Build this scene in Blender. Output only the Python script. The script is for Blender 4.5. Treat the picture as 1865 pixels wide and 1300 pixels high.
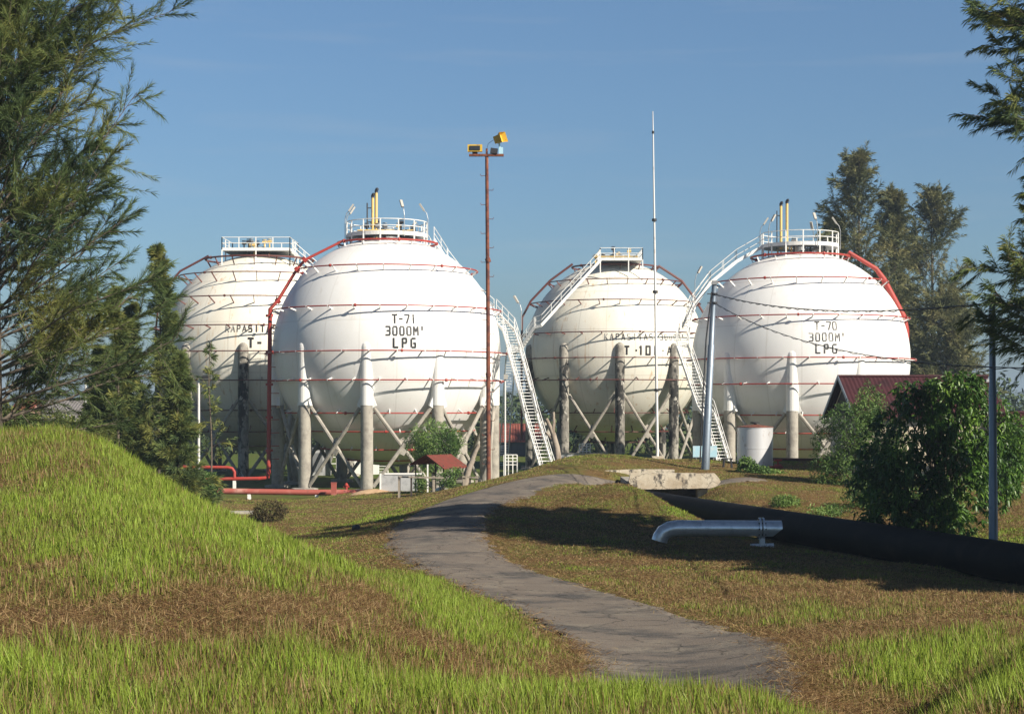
import bpy, math, random
import numpy as np
from mathutils import Vector, Matrix
R_ = math.radians
SC = bpy.context.scene
COL = SC.collection
for o in list(bpy.data.objects): bpy.data.objects.remove(o)
rng = np.random.default_rng(7)
random.seed(7)

# ------------------------------------------------------------------ camera, sky, sun, exposure
F, CX, HY, CZ = 3000.0, 932.5, 735.0, 6.5
cam_d = bpy.data.cameras.new("camera"); cam = bpy.data.objects.new("camera", cam_d); COL.objects.link(cam)
cam.location = (0, 0, CZ); cam.rotation_euler = (R_(90), 0, 0)
cam_d.sensor_width = 36; cam_d.lens = 36 * F / 1865.0
cam_d.shift_y = (HY - 650) / 1865.0
cam_d.clip_start = 0.5; cam_d.clip_end = 12000
SC.camera = cam
SUN_AZ, SUN_EL = 52.0, 34.0            # degrees to the right of straight behind the camera
sd = Vector((math.sin(R_(SUN_AZ)) * math.cos(R_(SUN_EL)), -math.cos(R_(SUN_AZ)) * math.cos(R_(SUN_EL)), math.sin(R_(SUN_EL))))
sun_d = bpy.data.lights.new("sun", 'SUN'); sun = bpy.data.objects.new("sun", sun_d); COL.objects.link(sun)
sun_d.energy = 4.9; sun_d.angle = R_(0.5); sun_d.color = (1.0, 0.91, 0.77)
sun.rotation_euler = (-sd).to_track_quat('-Z', 'Y').to_euler(); sun.location = (40, -40, 60)
W = bpy.data.worlds.new("World"); SC.world = W; W.use_nodes = True
wn, wl = W.node_tree.nodes, W.node_tree.links
wn.clear()
sky = wn.new('ShaderNodeTexSky'); sky.sky_type = 'NISHITA'; sky.sun_disc = False
sky.sun_elevation = R_(SUN_EL); sky.sun_rotation = math.atan2(sd.x, sd.y)
sky.air_density = 1.0; sky.dust_density = 0.6; sky.ozone_density = 1.6
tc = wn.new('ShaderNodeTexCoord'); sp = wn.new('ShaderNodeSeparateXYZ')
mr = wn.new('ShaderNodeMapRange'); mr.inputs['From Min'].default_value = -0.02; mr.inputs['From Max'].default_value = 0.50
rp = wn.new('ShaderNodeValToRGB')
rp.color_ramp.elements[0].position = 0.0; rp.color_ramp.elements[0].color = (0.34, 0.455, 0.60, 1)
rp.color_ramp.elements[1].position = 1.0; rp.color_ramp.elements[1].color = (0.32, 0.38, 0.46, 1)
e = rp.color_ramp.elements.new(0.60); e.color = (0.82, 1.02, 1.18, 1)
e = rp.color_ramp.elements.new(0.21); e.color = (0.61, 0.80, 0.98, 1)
# faint cirrus streaks high in the sky
mp = wn.new('ShaderNodeMapping'); mp.inputs['Scale'].default_value = (2.2, 2.2, 26)
nz = wn.new('ShaderNodeTexNoise'); nz.inputs['Scale'].default_value = 3.0; nz.inputs['Detail'].default_value = 4
cr = wn.new('ShaderNodeMapRange'); cr.inputs['From Min'].default_value = 0.55; cr.inputs['From Max'].default_value = 0.85
cr.inputs['To Max'].default_value = 0.16
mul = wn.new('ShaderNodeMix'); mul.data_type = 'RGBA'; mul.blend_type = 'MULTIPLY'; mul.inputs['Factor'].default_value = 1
cm = wn.new('ShaderNodeMix'); cm.data_type = 'RGBA'; cm.inputs[7].default_value = (5.5, 5.8, 6.2, 1)
bg = wn.new('ShaderNodeBackground'); bg.inputs['Strength'].default_value = 0.055
wo = wn.new('ShaderNodeOutputWorld')
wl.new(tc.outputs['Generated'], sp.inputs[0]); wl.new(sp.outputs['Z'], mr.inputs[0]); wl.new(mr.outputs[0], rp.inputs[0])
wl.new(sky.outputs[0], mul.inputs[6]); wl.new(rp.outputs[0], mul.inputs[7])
wl.new(tc.outputs['Generated'], mp.inputs[0]); wl.new(mp.outputs[0], nz.inputs[0]); wl.new(nz.outputs[0], cr.inputs[0])
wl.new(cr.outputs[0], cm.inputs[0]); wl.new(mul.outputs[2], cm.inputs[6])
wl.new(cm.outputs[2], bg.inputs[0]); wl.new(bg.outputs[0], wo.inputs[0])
SC.view_settings.view_transform = 'Standard'; SC.view_settings.look = 'None'
SC.view_settings.exposure = 0.74; SC.view_settings.gamma = 1.0
SC.render.engine = 'CYCLES'
SC.cycles.volume_bounces = 0; SC.cycles.max_bounces = 6; SC.cycles.transparent_max_bounces = 8

def P(px, py, D):
    """photo pixel + distance -> point in the world"""
    return Vector(((px - CX) / F * D, D, CZ + (HY - py) / F * D))

# ------------------------------------------------------------------ materials
def lin(c):
    return tuple(c) + (1,) if len(c) == 3 else c
def pmat(name, base, rough=0.7, metal=0.0, layers=(), bump=0.0, bscale=20.0, spec=0.5, trans=0.0, attr=None, stretch=(1, 1, 1), coat=0):
    """layers: (colour, noise scale, lo, hi, (sx,sy,sz), amount) mixed one over another"""
    m = bpy.data.materials.new(name); m.use_nodes = True
    n, l = m.node_tree.nodes, m.node_tree.links
    b = n['Principled BSDF']; b.inputs['Roughness'].default_value = rough; b.inputs['Metallic'].default_value = metal
    b.inputs['Specular IOR Level'].default_value = spec
    b.inputs['Coat Weight'].default_value = coat
    t = n.new('ShaderNodeTexCoord')
    rgb = n.new('ShaderNodeRGB'); rgb.outputs[0].default_value = lin(base); cur = rgb.outputs[0]
    if attr:
        a = n.new('ShaderNodeAttribute'); a.attribute_name = attr[0]
        r = n.new('ShaderNodeValToRGB'); els = r.color_ramp.elements
        st = attr[1]
        els[0].position = st[0][0]; els[0].color = lin(st[0][1]); els[1].position = st[-1][0]; els[1].color = lin(st[-1][1])
        for p_, c_ in st[1:-1]:
            q = els.new(p_); q.color = lin(c_)
        l.new(a.outputs['Fac'], r.inputs[0]); cur = r.outputs[0]
    for i, ly in enumerate(layers):
        c, s, lo, hi = ly[:4]; sc = ly[4] if len(ly) > 4 else (1, 1, 1); am = ly[5] if len(ly) > 5 else 1.0
        mpn = n.new('ShaderNodeMapping'); mpn.inputs['Scale'].default_value = sc; mpn.inputs['Location'].default_value = (i * 13.7, i * 5.1, i * 2.3)
        nt = n.new('ShaderNodeTexNoise'); nt.inputs['Scale'].default_value = s; nt.inputs['Detail'].default_value = 6; nt.inputs['Roughness'].default_value = 0.62
        ra = n.new('ShaderNodeMapRange'); ra.inputs['From Min'].default_value = lo; ra.inputs['From Max'].default_value = hi; ra.inputs['To Max'].default_value = am
        mx = n.new('ShaderNodeMix'); mx.data_type = 'RGBA'; mx.inputs[7].default_value = lin(c)
        l.new(t.outputs['Object'], mpn.inputs[0]); l.new(mpn.outputs[0], nt.inputs[0]); l.new(nt.outputs['Fac'], ra.inputs[0])
        l.new(ra.outputs[0], mx.inputs[0]); l.new(cur, mx.inputs[6]); cur = mx.outputs[2]
    l.new(cur, b.inputs['Base Color'])
    if bump:
        nt = n.new('ShaderNodeTexNoise'); nt.inputs['Scale'].default_value = bscale; nt.inputs['Detail'].default_value = 5
        bp = n.new('ShaderNodeBump'); bp.inputs['Strength'].default_value = bump; bp.inputs['Distance'].default_value = 0.05
        l.new(t.outputs['Object'], nt.inputs[0]); l.new(nt.outputs['Fac'], bp.inputs['Height']); l.new(bp.outputs[0], b.inputs['Normal'])
    if trans:
        tr = n.new('ShaderNodeBsdfTranslucent'); ms = n.new('ShaderNodeMixShader'); ms.inputs[0].default_value = trans
        l.new(cur, tr.inputs[0]); l.new(b.outputs[0], ms.inputs[1]); l.new(tr.outputs[0], ms.inputs[2])
        l.new(ms.outputs[0], n['Material Output'].inputs[0])
    return m
M = {}
M['white_shell'] = pmat('white_shell', (0.80, 0.80, 0.79), 0.42, layers=[((0.62, 0.60, 0.54), 0.6, 0.52, 0.8, (1, 1, .35), .35), ((0.5, 0.44, 0.34), 2.2, 0.60, 0.8, (1, 1, .2), .4), ((0.50, 0.30, 0.14), 1.9, 0.66, 0.76, (1.7, 1.7, .10), .45)])
M['cream_shell'] = pmat('cream_shell', (0.79, 0.765, 0.68), 0.5, layers=[
    ((0.66, 0.58, 0.44), 0.5, 0.45, 0.75, (1, 1, .5), .4), ((0.52, 0.30, 0.12), 1.5, 0.58, 0.74, (1.6, 1.6, .12), .7),
    ((0.45, 0.42, 0.36), 3.0, 0.6, 0.8, (1, 1, .15), .4), ((0.36, 0.17, 0.07), 5, 0.74, 0.8, (1, 1, .5), .7)])
M['white_paint'] = pmat('white_paint', (0.78, 0.78, 0.76), 0.5, layers=[((0.5, 0.42, 0.33), 3, 0.6, 0.8, (1, 1, .4), .5)])
M['red_pipe'] = pmat('red_pipe', (0.34, 0.034, 0.024), 0.6, layers=[((0.28, 0.06, 0.04), 1.5, 0.5, 0.7)])
M['brown_pipe'] = pmat('brown_pipe', (0.12, 0.032, 0.026), 0.6, layers=[((0.10, 0.05, 0.045), 1.5, 0.5, 0.7)])
M['pink_pipe'] = pmat('pink_pipe', (0.34, 0.085, 0.065), 0.6, layers=[((0.45, 0.22, 0.18), 0.8, 0.5, 0.7), ((0.2, 0.06, 0.04), 3, 0.6, 0.75)])
M['concrete'] = pmat('concrete', (0.36, 0.335, 0.29), 0.85, bump=.4, bscale=6, layers=[((0.23, 0.21, 0.185), 1.4, 0.45, 0.65), ((0.10, 0.095, 0.085), 2.2, 0.6, 0.74, (1, 1, .35))])
M['stained_concrete'] = pmat('stained_concrete', (0.33, 0.31, 0.27), 0.9, bump=.5, bscale=5, layers=[((0.17, 0.16, 0.14), 1.0, 0.42, 0.56, (1, 1, .6)), ((0.025, 0.024, 0.022), 1.6, 0.47, 0.56, (1, 1, .55)), ((0.50, 0.48, 0.43), 2.6, 0.58, 0.66, (1, 1, .6))])
M['lettering'] = pmat('lettering', (0.03, 0.03, 0.032), 0.6, layers=[((0.16, 0.16, 0.16), 2.0, 0.5, 0.66)])
M['bold_lettering'] = pmat('bold_lettering', (0.012, 0.012, 0.014), 0.6, layers=[((0.06, 0.06, 0.06), 2.0, 0.56, 0.7)])
M['faded_lettering'] = pmat('faded_lettering', (0.05, 0.05, 0.05), 0.6, layers=[((0.48, 0.47, 0.44), 1.1, 0.47, 0.62)])
M['yellow'] = pmat('yellow_paint', (0.70, 0.50, 0.18), 0.5, layers=[((0.5, 0.38, 0.2), 3, 0.55, 0.7)])
M['lamp_yellow'] = pmat('lamp_yellow', (0.62, 0.40, 0.04), 0.5, layers=[((0.35, 0.2, 0.06), 4, 0.55, 0.7)])
M['dark_metal'] = pmat('dark_metal', (0.035, 0.035, 0.04), 0.55, 0.3)
M['grey_metal'] = pmat('grey_metal', (0.32, 0.33, 0.34), 0.5, 0.6)
M['galv'] = pmat('galvanised_pole', (0.26, 0.31, 0.37), 0.5, 0.55, layers=[((0.17, 0.21, 0.26), 0.9, 0.45, 0.65, (1, 1, .3)), ((0.12, 0.14, 0.17), 3, 0.6, 0.72)])
M['silver'] = pmat('silver_pipe', (0.80, 0.82, 0.84), 0.3, 0.6, layers=[((0.60, 0.62, 0.64), 3, 0.48, 0.65)], bump=.12, bscale=14)
M['silver_tank'] = pmat('silver_tank', (0.72, 0.73, 0.76), 0.38, 0.45, layers=[((0.30, 0.2, 0.13), 2.4, 0.62, 0.72, (1, 1, .4), .7)])
M['rust'] = pmat('rust', (0.20, 0.065, 0.035), 0.85, layers=[((0.09, 0.03, 0.025), 3, 0.45, 0.6), ((0.36, 0.2, 0.13), 2, 0.62, 0.75, (1, 1, .3))])
M['mast_white'] = pmat('mast_white', (0.68, 0.68, 0.67), 0.5, layers=[((0.25, 0.15, 0.1), 1.2, 0.56, 0.7, (1, 1, .5), .8)])
M['black_pipe'] = pmat('black_pipe', (0.0035, 0.004, 0.0055), 0.7, layers=[((0.016, 0.015, 0.014), 1.0, 0.5, 0.75)], spec=0.12)
M['asphalt'] = pmat('asphalt', (0.152, 0.124, 0.099), 0.9, bump=.5, bscale=26, layers=[((0.055, 0.050, 0.047), 0.5, 0.47, 0.60), ((0.21, 0.18, 0.14), 0.8, 0.50, 0.64, (1, 1, 1), .8), ((0.12, 0.105, 0.09), 16, 0.5, 0.62, (1, 1, 1), .8), ((0.045, 0.043, 0.042), 5, 0.62, 0.7), ((0.22, 0.15, 0.09), 11, 0.6, 0.7, (1, 1, 1), .6)])
M['parapet'] = pmat('weathered_parapet', (0.56, 0.50, 0.40), 0.9, bump=.4, bscale=9, layers=[((0.40, 0.33, 0.24), 1.1, 0.45, 0.65), ((0.09, 0.08, 0.07), 2.4, 0.56, 0.66, (1, 1, .6)), ((0.05, 0.05, 0.04), 8, 0.64, 0.7)])
M['wall_grey'] = pmat('wall_grey', (0.40, 0.41, 0.42), 0.85, layers=[((0.25, 0.26, 0.27), 2, 0.5, 0.7)])
M['dark_wall'] = pmat('dark_wall', (0.05, 0.06, 0.085), 0.8, layers=[((0.03, 0.035, 0.05), 6, 0.5, 0.6, (1, 1, .1))])
M['maroon_roof'] = pmat('maroon_roof', (0.055, 0.016, 0.020), 0.75, spec=.25, layers=[((0.032, 0.013, 0.016), 1.0, 0.48, 0.66), ((0.085, 0.032, 0.028), 1.6, 0.6, 0.72, (1, 1, 1), .5)])
M['rust_roof'] = pmat('rusty_roof', (0.19, 0.045, 0.032), 0.75, layers=[((0.15, 0.045, 0.03), 2.5, 0.46, 0.62), ((0.45, 0.22, 0.1), 3.5, 0.62, 0.72)])
M['grey_roof'] = pmat('grey_roof', (0.16, 0.15, 0.15), 0.8, layers=[((0.22, 0.2, 0.19), 1, 0.5, 0.7)])
M['cream_wall'] = pmat('cream_wall', (0.62, 0.54, 0.42), 0.85, layers=[((0.45, 0.38, 0.3), 1.2, 0.5, 0.7)])
M['pink_wall'] = pmat('pink_wall', (0.50, 0.30, 0.25), 0.85, layers=[((0.55, 0.45, 0.4), 1.2, 0.5, 0.7)])
M['wood'] = pmat('weathered_wood', (0.30, 0.26, 0.21), 0.9, bump=.4, bscale=8, layers=[((0.14, 0.12, 0.1), 3, 0.48, 0.64, (1, 1, .2))])
M['dead_wood'] = pmat('dead_wood', (0.33, 0.28, 0.23), 0.9, bump=.5, bscale=8, layers=[((0.17, 0.13, 0.1), 3, 0.48, 0.64, (1, 1, .25))])
M['dark_wood'] = pmat('dark_wood', (0.05, 0.04, 0.035), 0.9)
M['bark'] = pmat('bark', (0.13, 0.105, 0.08), 0.95, bump=.5, bscale=10, layers=[((0.06, 0.05, 0.04), 5, 0.48, 0.62, (1, 1, .3))])
M['sky_blue'] = pmat('pale_blue_paint', (0.38, 0.60, 0.72), 0.6, layers=[((0.55, 0.65, 0.68), 2.5, 0.5, 0.65)])
M['sand'] = pmat('sand', (0.50, 0.34, 0.20), 0.95, layers=[((0.38, 0.24, 0.14), 2, 0.45, 0.65)], bump=.4, bscale=12)
M['glass_dark'] = pmat('lamp_glass', (0.03, 0.03, 0.03), 0.15)
M['lamp_grey'] = pmat('lamp_grey', (0.42, 0.40, 0.36), 0.5)
M['water'] = pmat('water', (0.10, 0.14, 0.17), 0.25)
M['hill'] = pmat('hill_forest', (0.05, 0.075, 0.04), 0.95, layers=[((0.03, 0.05, 0.03), 0.05, 0.45, 0.6)])
M['casuarina'] = pmat('casuarina_needles', (0.06, 0.09, 0.03), 0.75, spec=.25, trans=.25, attr=('tint', [(0, (0.05, 0.085, 0.036)), (.5, (0.12, 0.165, 0.05)), (1, (0.25, 0.25, 0.065))]))
M['casuarina_dry'] = pmat('casuarina_needles_brownish', (0.09, 0.08, 0.04), 0.8, spec=.2, trans=.2, attr=('tint', [(0, (0.075, 0.090, 0.042)), (.5, (0.145, 0.155, 0.068)), (1, (0.25, 0.23, 0.10))]))
M['leaf'] = pmat('broad_leaf', (0.06, 0.13, 0.02), 0.42, spec=.5, trans=.22, attr=('tint', [(0, (0.022, 0.058, 0.011)), (.5, (0.06, 0.14, 0.02)), (1, (0.17, 0.29, 0.04))]))
M['bush_leaf'] = pmat('bush_leaf', (0.06, 0.12, 0.03), 0.55, spec=.4, trans=.25, attr=('tint', [(0, (0.035, 0.075, 0.022)), (.5, (0.09, 0.17, 0.036)), (1, (0.22, 0.33, 0.08))]))
M['brown_leaf'] = pmat('brown_bush_leaf', (0.09, 0.07, 0.03), 0.7, spec=.3, trans=.2, attr=('tint', [(0, (0.04, 0.03, 0.016)), (.6, (0.10, 0.08, 0.03)), (1, (0.14, 0.17, 0.05))]))
M['far_leaf'] = pmat('far_leaf', (0.045, 0.075, 0.03), 0.8, spec=.2, attr=('tint', [(0, (0.02, 0.04, 0.016)), (1, (0.09, 0.12, 0.05))]))
M['grass'] = pmat('grass_blades', (0.2, 0.3, 0.05), 0.55, spec=.3, trans=.35, attr=('tint', [(0, (0.10, 0.048, 0.02)), (.22, (0.20, 0.118, 0.052)), (.38, (0.42, 0.29, 0.14)), (.46, (0.165, 0.155, 0.04)), (.7, (0.20, 0.27, 0.03)), (1, (0.34, 0.46, 0.065))]))
M['ground'] = pmat('dry_turf', (0.15, 0.1, 0.04), 0.95, spec=.1, bump=.9, bscale=7, attr=('green', [(0, (0.122, 0.075, 0.031)), (.4, (0.105, 0.102, 0.028)), (1, (0.070, 0.115, 0.018))]),
    layers=[((0.055, 0.028, 0.014), 1.3, 0.5, 0.68, (1, 1, 1), .75), ((0.27, 0.165, 0.07), 3.5, 0.54, 0.7, (1, 1, 1), .6), ((0.085, 0.10, 0.02), 0.6, 0.52, 0.68, (1, 1, 1), .6), ((0.03, 0.02, 0.012), 9, 0.6, 0.72, (1, 1, 1), .7)])

def cracks(m, scale, wid, amt):
    n, l = m.node_tree.nodes, m.node_tree.links; b = n['Principled BSDF']; cur = b.inputs['Base Color'].links[0].from_socket
    t = n.new('ShaderNodeTexCoord'); nt = n.new('ShaderNodeTexNoise'); nt.inputs['Scale'].default_value = 1.6; nt.inputs['Detail'].default_value = 4
    ad = n.new('ShaderNodeVectorMath'); ad.operation = 'MULTIPLY_ADD'; ad.inputs[1].default_value = (.9, .9, .9)
    vo = n.new('ShaderNodeTexVoronoi'); vo.feature = 'DISTANCE_TO_EDGE'; vo.inputs['Scale'].default_value = scale
    ra = n.new('ShaderNodeMapRange'); ra.inputs['From Min'].default_value = wid; ra.inputs['From Max'].default_value = 0; ra.inputs['To Max'].default_value = amt
    mx = n.new('ShaderNodeMix'); mx.data_type = 'RGBA'; mx.inputs[7].default_value = (.022, .018, .014, 1)
    l.new(t.outputs['Object'], nt.inputs[0]); l.new(nt.outputs['Color'], ad.inputs[0]); l.new(t.outputs['Object'], ad.inputs[2]); l.new(ad.outputs[0], vo.inputs['Vector'])
    l.new(vo.outputs['Distance'], ra.inputs[0]); l.new(ra.outputs[0], mx.inputs[0]); l.new(cur, mx.inputs[6]); l.new(mx.outputs[2], b.inputs['Base Color'])
cracks(M['asphalt'], .55, .022, .85); cracks(M['parapet'], .9, .02, .7)
# ------------------------------------------------------------------ mesh helpers
def seams(m, n_mer, lats, dark, zc0=None):
    n, l = m.node_tree.nodes, m.node_tree.links; b = n['Principled BSDF']; cur = b.inputs['Base Color'].links[0].from_socket
    t = n.new('ShaderNodeTexCoord'); s_ = n.new('ShaderNodeSeparateXYZ'); l.new(t.outputs['Object'], s_.inputs[0])
    def math_(op, a, c=None):
        q = n.new('ShaderNodeMath'); q.operation = op
        for i, v in enumerate((a, c)):
            if v is None: continue
            if isinstance(v, (int, float)): q.inputs[i].default_value = v
            else: l.new(v, q.inputs[i])
        return q.outputs[0]
    az = math_('ARCTAN2', s_.outputs[1], s_.outputs[0]); f = math_('FRACT', math_('MULTIPLY', az, n_mer / (2 * math.pi)))
    v = math_('LESS_THAN', math_('ABSOLUTE', math_('SUBTRACT', f, .5)), .022 * n_mer / 24)
    for z in lats: v = math_('MAXIMUM', v, math_('LESS_THAN', math_('ABSOLUTE', math_('SUBTRACT', s_.outputs[2], z)), .045))
    v = math_('MULTIPLY', v, dark); mx = n.new('ShaderNodeMix'); mx.data_type = 'RGBA'; mx.inputs[7].default_value = (.34, .31, .26, 1)
    l.new(v, mx.inputs[0]); l.new(cur, mx.inputs[6]); l.new(mx.outputs[2], b.inputs['Base Color'])
seams(M['white_shell'], 20, (4.6, 8.1, 12.7, 16.3), .16); seams(M['cream_shell'], 20, (5.4, 9.2, 13.6, 17.3), .24)
class MB:
    def __init__(s): s.v = []; s.f = []; s.mi = []; s.cur = 0
    def add(s, vs, fs):
        o = len(s.v); s.v += [tuple(v) for v in vs]
        for f in fs: s.f.append(tuple(i + o for i in f)); s.mi.append(s.cur)
        return s
    def box(s, c, size, rz=0.0, rot=None):
        m = rot if rot is not None else Matrix.Rotation(rz, 3, 'Z')
        c = Vector(c); x, y, z = [k / 2 for k in size]
        vs = [c + m @ Vector((i * x, j * y, k * z)) for i, j, k in ((-1,-1,-1),(1,-1,-1),(1,1,-1),(-1,1,-1),(-1,-1,1),(1,-1,1),(1,1,1),(-1,1,1))]
        return s.add(vs, [(0,3,2,1),(4,5,6,7),(0,1,5,4),(1,2,6,5),(2,3,7,6),(3,0,4,7)])
    def bar(s, p, q, w, h, up=(0, 0, 1)):
        p, q = Vector(p), Vector(q); d = (q - p)
        if d.length < 1e-6: return s
        d = d.normalized(); up = Vector(up)
        if abs(d.dot(up)) > .98: up = Vector((0, 1, 0))
        a = d.cross(up).normalized(); b = a.cross(d)
        vs = []
        for o in (p, q): vs += [o - a*w/2 - b*h/2, o + a*w/2 - b*h/2, o + a*w/2 + b*h/2, o - a*w/2 + b*h/2]
        return s.add(vs, [(0,3,2,1),(4,5,6,7),(0,1,5,4),(1,2,6,5),(2,3,7,6),(3,0,4,7)])
    def tube(s, pts, r, n=8, caps=True, closed=False):
        pts = [Vector(p) for p in pts]; k = len(pts)
        rs = list(r) if hasattr(r, '__len__') else [r] * k
        vs = []; fs = []; a = None
        for i, p in enumerate(pts):
            if closed: d = pts[(i+1) % k] - pts[i-1]
            else: d = pts[min(i+1, k-1)] - pts[max(i-1, 0)]
            d = d.normalized() if d.length > 1e-9 else Vector((0, 0, 1))
            if a is None:
                a = d.cross(Vector((0, 0, 1)))
                if a.length < .05: a = d.cross(Vector((1, 0, 0)))
            a = (a - d * a.dot(d)).normalized(); b = d.cross(a)
            for j in range(n):
                t = 2 * math.pi * j / n
                vs.append(p + (a * math.cos(t) + b * math.sin(t)) * rs[i])
        m = k if closed else k - 1
        for i in range(m):
            for j in range(n):
                i2 = (i + 1) % k; j2 = (j + 1) % n
                fs.append((i*n+j, i*n+j2, i2*n+j2, i2*n+j))
        if caps and not closed:
            fs.append(tuple(range(n-1, -1, -1))); fs.append(tuple((k-1)*n + j for j in range(n)))
        return s.add(vs, fs)
    def lathe(s, prof, n=32, c=(0, 0, 0)):
        c = Vector(c); vs = []; fs = []
        for r, z in prof:
            for j in range(n):
                t = 2 * math.pi * j / n; vs.append(c + Vector((r * math.cos(t), r * math.sin(t), z)))
        for i in range(len(prof) - 1):
            for j in range(n):
                j2 = (j + 1) % n; fs.append((i*n+j, i*n+j2, (i+1)*n+j2, (i+1)*n+j))
        return s.add(vs, fs)
    def quad(s, a, b, c, d): return s.add([a, b, c, d], [(0, 1, 2, 3)])
    def slab(s, a, b, c, d, th):
        a, b, c, d = map(Vector, (a, b, c, d)); nn = (b - a).cross(d - a).normalized() * th
        return s.add([a, b, c, d, a + nn, b + nn, c + nn, d + nn], [(3,2,1,0),(4,5,6,7),(0,1,5,4),(1,2,6,5),(2,3,7,6),(3,0,4,7)])
    def build(s, name, mats, parent=None, smooth=False, auto=None):
        me = bpy.data.meshes.new(name); me.from_pydata(s.v, [], s.f)
        if not isinstance(mats, (list, tuple)): mats = [mats]
        for m in mats: me.materials.append(m)
        if len(mats) > 1: me.polygons.foreach_set('material_index', s.mi)
        if smooth: me.polygons.foreach_set('use_smooth', [True] * len(me.polygons))
        me.update()
        if auto is not None:
            try: me.set_sharp_from_angle(angle=R_(auto))
            except Exception: pass
        o = bpy.data.objects.new(name, me); COL.objects.link(o)
        if parent: o.parent = parent
        return o
def tag(o, label=None, cat=None, group=None, kind=None):
    if label: o['label'] = label
    if cat: o['category'] = cat
    if group: o['group'] = group
    if kind: o['kind'] = kind
    return o
def thing(name, loc, label, cat, group=None):
    o = bpy.data.objects.new(name, None); COL.objects.link(o); o.location = loc; o.empty_display_size = .3
    return tag(o, label, cat, group)
def copy_part(o, parent):
    c = o.copy(); COL.objects.link(c); c.parent = parent
    return c
def npmesh(name, V, T, mat, parent=None, tint=None, quads=False):
    """fast mesh from numpy arrays; T is (n,3) or (n,4)"""
    me = bpy.data.meshes.new(name); k = T.shape[1]
    me.vertices.add(len(V)); me.vertices.foreach_set('co', V.astype(np.float32).ravel())
    me.loops.add(T.size); me.loops.foreach_set('vertex_index', T.astype(np.int32).ravel())
    me.polygons.add(len(T)); me.polygons.foreach_set('loop_start', np.arange(0, T.size, k, dtype=np.int32))
    me.polygons.foreach_set('loop_total', np.full(len(T), k, dtype=np.int32))
    me.update(calc_edges=True)
    if tint is not None:
        a = me.attributes.new('tint', 'FLOAT', 'POINT'); a.data.foreach_set('value', tint.astype(np.float32))
    me.materials.append(mat); me.validate()
    o = bpy.data.objects.new(name, me); COL.objects.link(o)
    if parent: o.parent = parent
    return o
def nrm(a): return a / np.maximum(np.linalg.norm(a, axis=-1, keepdims=True), 1e-9)

# value noise
_NG = np.random.default_rng(3).random((256, 256))
def vnoise(x, y):
    xi = np.floor(x).astype(int); yi = np.floor(y).astype(int); fx = x - xi; fy = y - yi
    fx = fx*fx*(3-2*fx); fy = fy*fy*(3-2*fy)
    g = lambda a, b: _NG[a & 255, b & 255]
    return (g(xi, yi)*(1-fx) + g(xi+1, yi)*fx)*(1-fy) + (g(xi, yi+1)*(1-fx) + g(xi+1, yi+1)*fx)*fy
def fbm(x, y, o=4):
    s = 0; a = .5
    for i in range(o): s = s + a * vnoise(x * 2**i + 17*i, y * 2**i + 31*i); a *= .5
    return s / (1 - .5**o)

# ------------------------------------------------------------------ the terrain: control points (photo x, photo y, distance)
CP = []
def cp(px, py, D): CP.append((px, D, CZ + (HY - py) / F * D))
def cz(px, z, D): CP.append((px, D, z))
for x in (-500, 0, 466, 932, 1400, 1865, 2350): cz(x, 4.5, 8)
for x, y in ((-500, 1300), (0, 1300), (466, 1308), (932, 1322), (1150, 1330), (1400, 1330), (1865, 1290), (2350, 1280)): cp(x, y, 13)
for x, y in ((-400, 1190), (0, 1190), (350, 1195), (650, 1225)): cp(x, y, 17)
for x, y in ((900, 1275), (1050, 1283), (1150, 1285), (1400, 1284)): cp(x, y, 16.5)
for x in (1100, 1250, 1400): cp(x, 1280, 20)
for x in (-500, 0): cp(x, 1100, 21); cp(x, 1000, 26); cp(x, 890, 32); cp(x, 797, 40); cz(x, 4.6, 50); cz(x, 2.5, 62)
cp(150, 1100, 21); cp(150, 900, 31); cp(160, 795, 39); cz(160, 3.9, 48); cz(160, 2.0, 60)
cp(300, 1100, 21); cp(300, 1000, 26); cp(300, 935, 31); cp(285, 880, 37); cz(300, 3.1, 46); cz(300, 1.6, 58)
cp(400, 1100, 21); cp(400, 940, 36); cz(410, 2.3, 46)
cp(500, 1110, 21); cp(500, 1040, 27); cp(500, 985, 36); cz(500, 2.0, 46); cz(500, 1.3, 58)
cp(620, 1130, 20); cp(640, 1048, 30); cz(640, 2.3, 38); cz(640, 1.7, 48)
cp(740, 1100, 29); cz(750, 2.0, 38); cp(760, 1190, 20)
cp(900, 1215, 20); cp(900, 1180, 25); cp(900, 1120, 35)
for a in ((1240, 1262, 23), (1240, 1200, 28.5), (1050, 1110, 38), (860, 1040, 48), (790, 985, 57), (800, 950, 64), (860, 910, 73), (940, 885, 80), (1040, 868, 85), (1140, 862, 88)): cp(*a)
cp(1500, 1285, 18); cp(1500, 1215, 23); cp(1500, 1150, 30); cp(1500, 1100, 37); cp(1480, 1040, 47)
cp(2050, 1120, 18)
cp(1700, 1180, 26); cp(1865, 1150, 28); cp(1700, 1110, 35); cp(1865, 1100, 36); cp(1865, 1078, 41); cz(2100, 1.9, 40)
cp(1250, 1010, 54); cp(1100, 970, 60); cp(1390, 995, 58); cz(1500, 1.55, 54); cz(1650, 1.5, 51)
cp(980, 1000, 56); cp(930, 945, 64)
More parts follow.
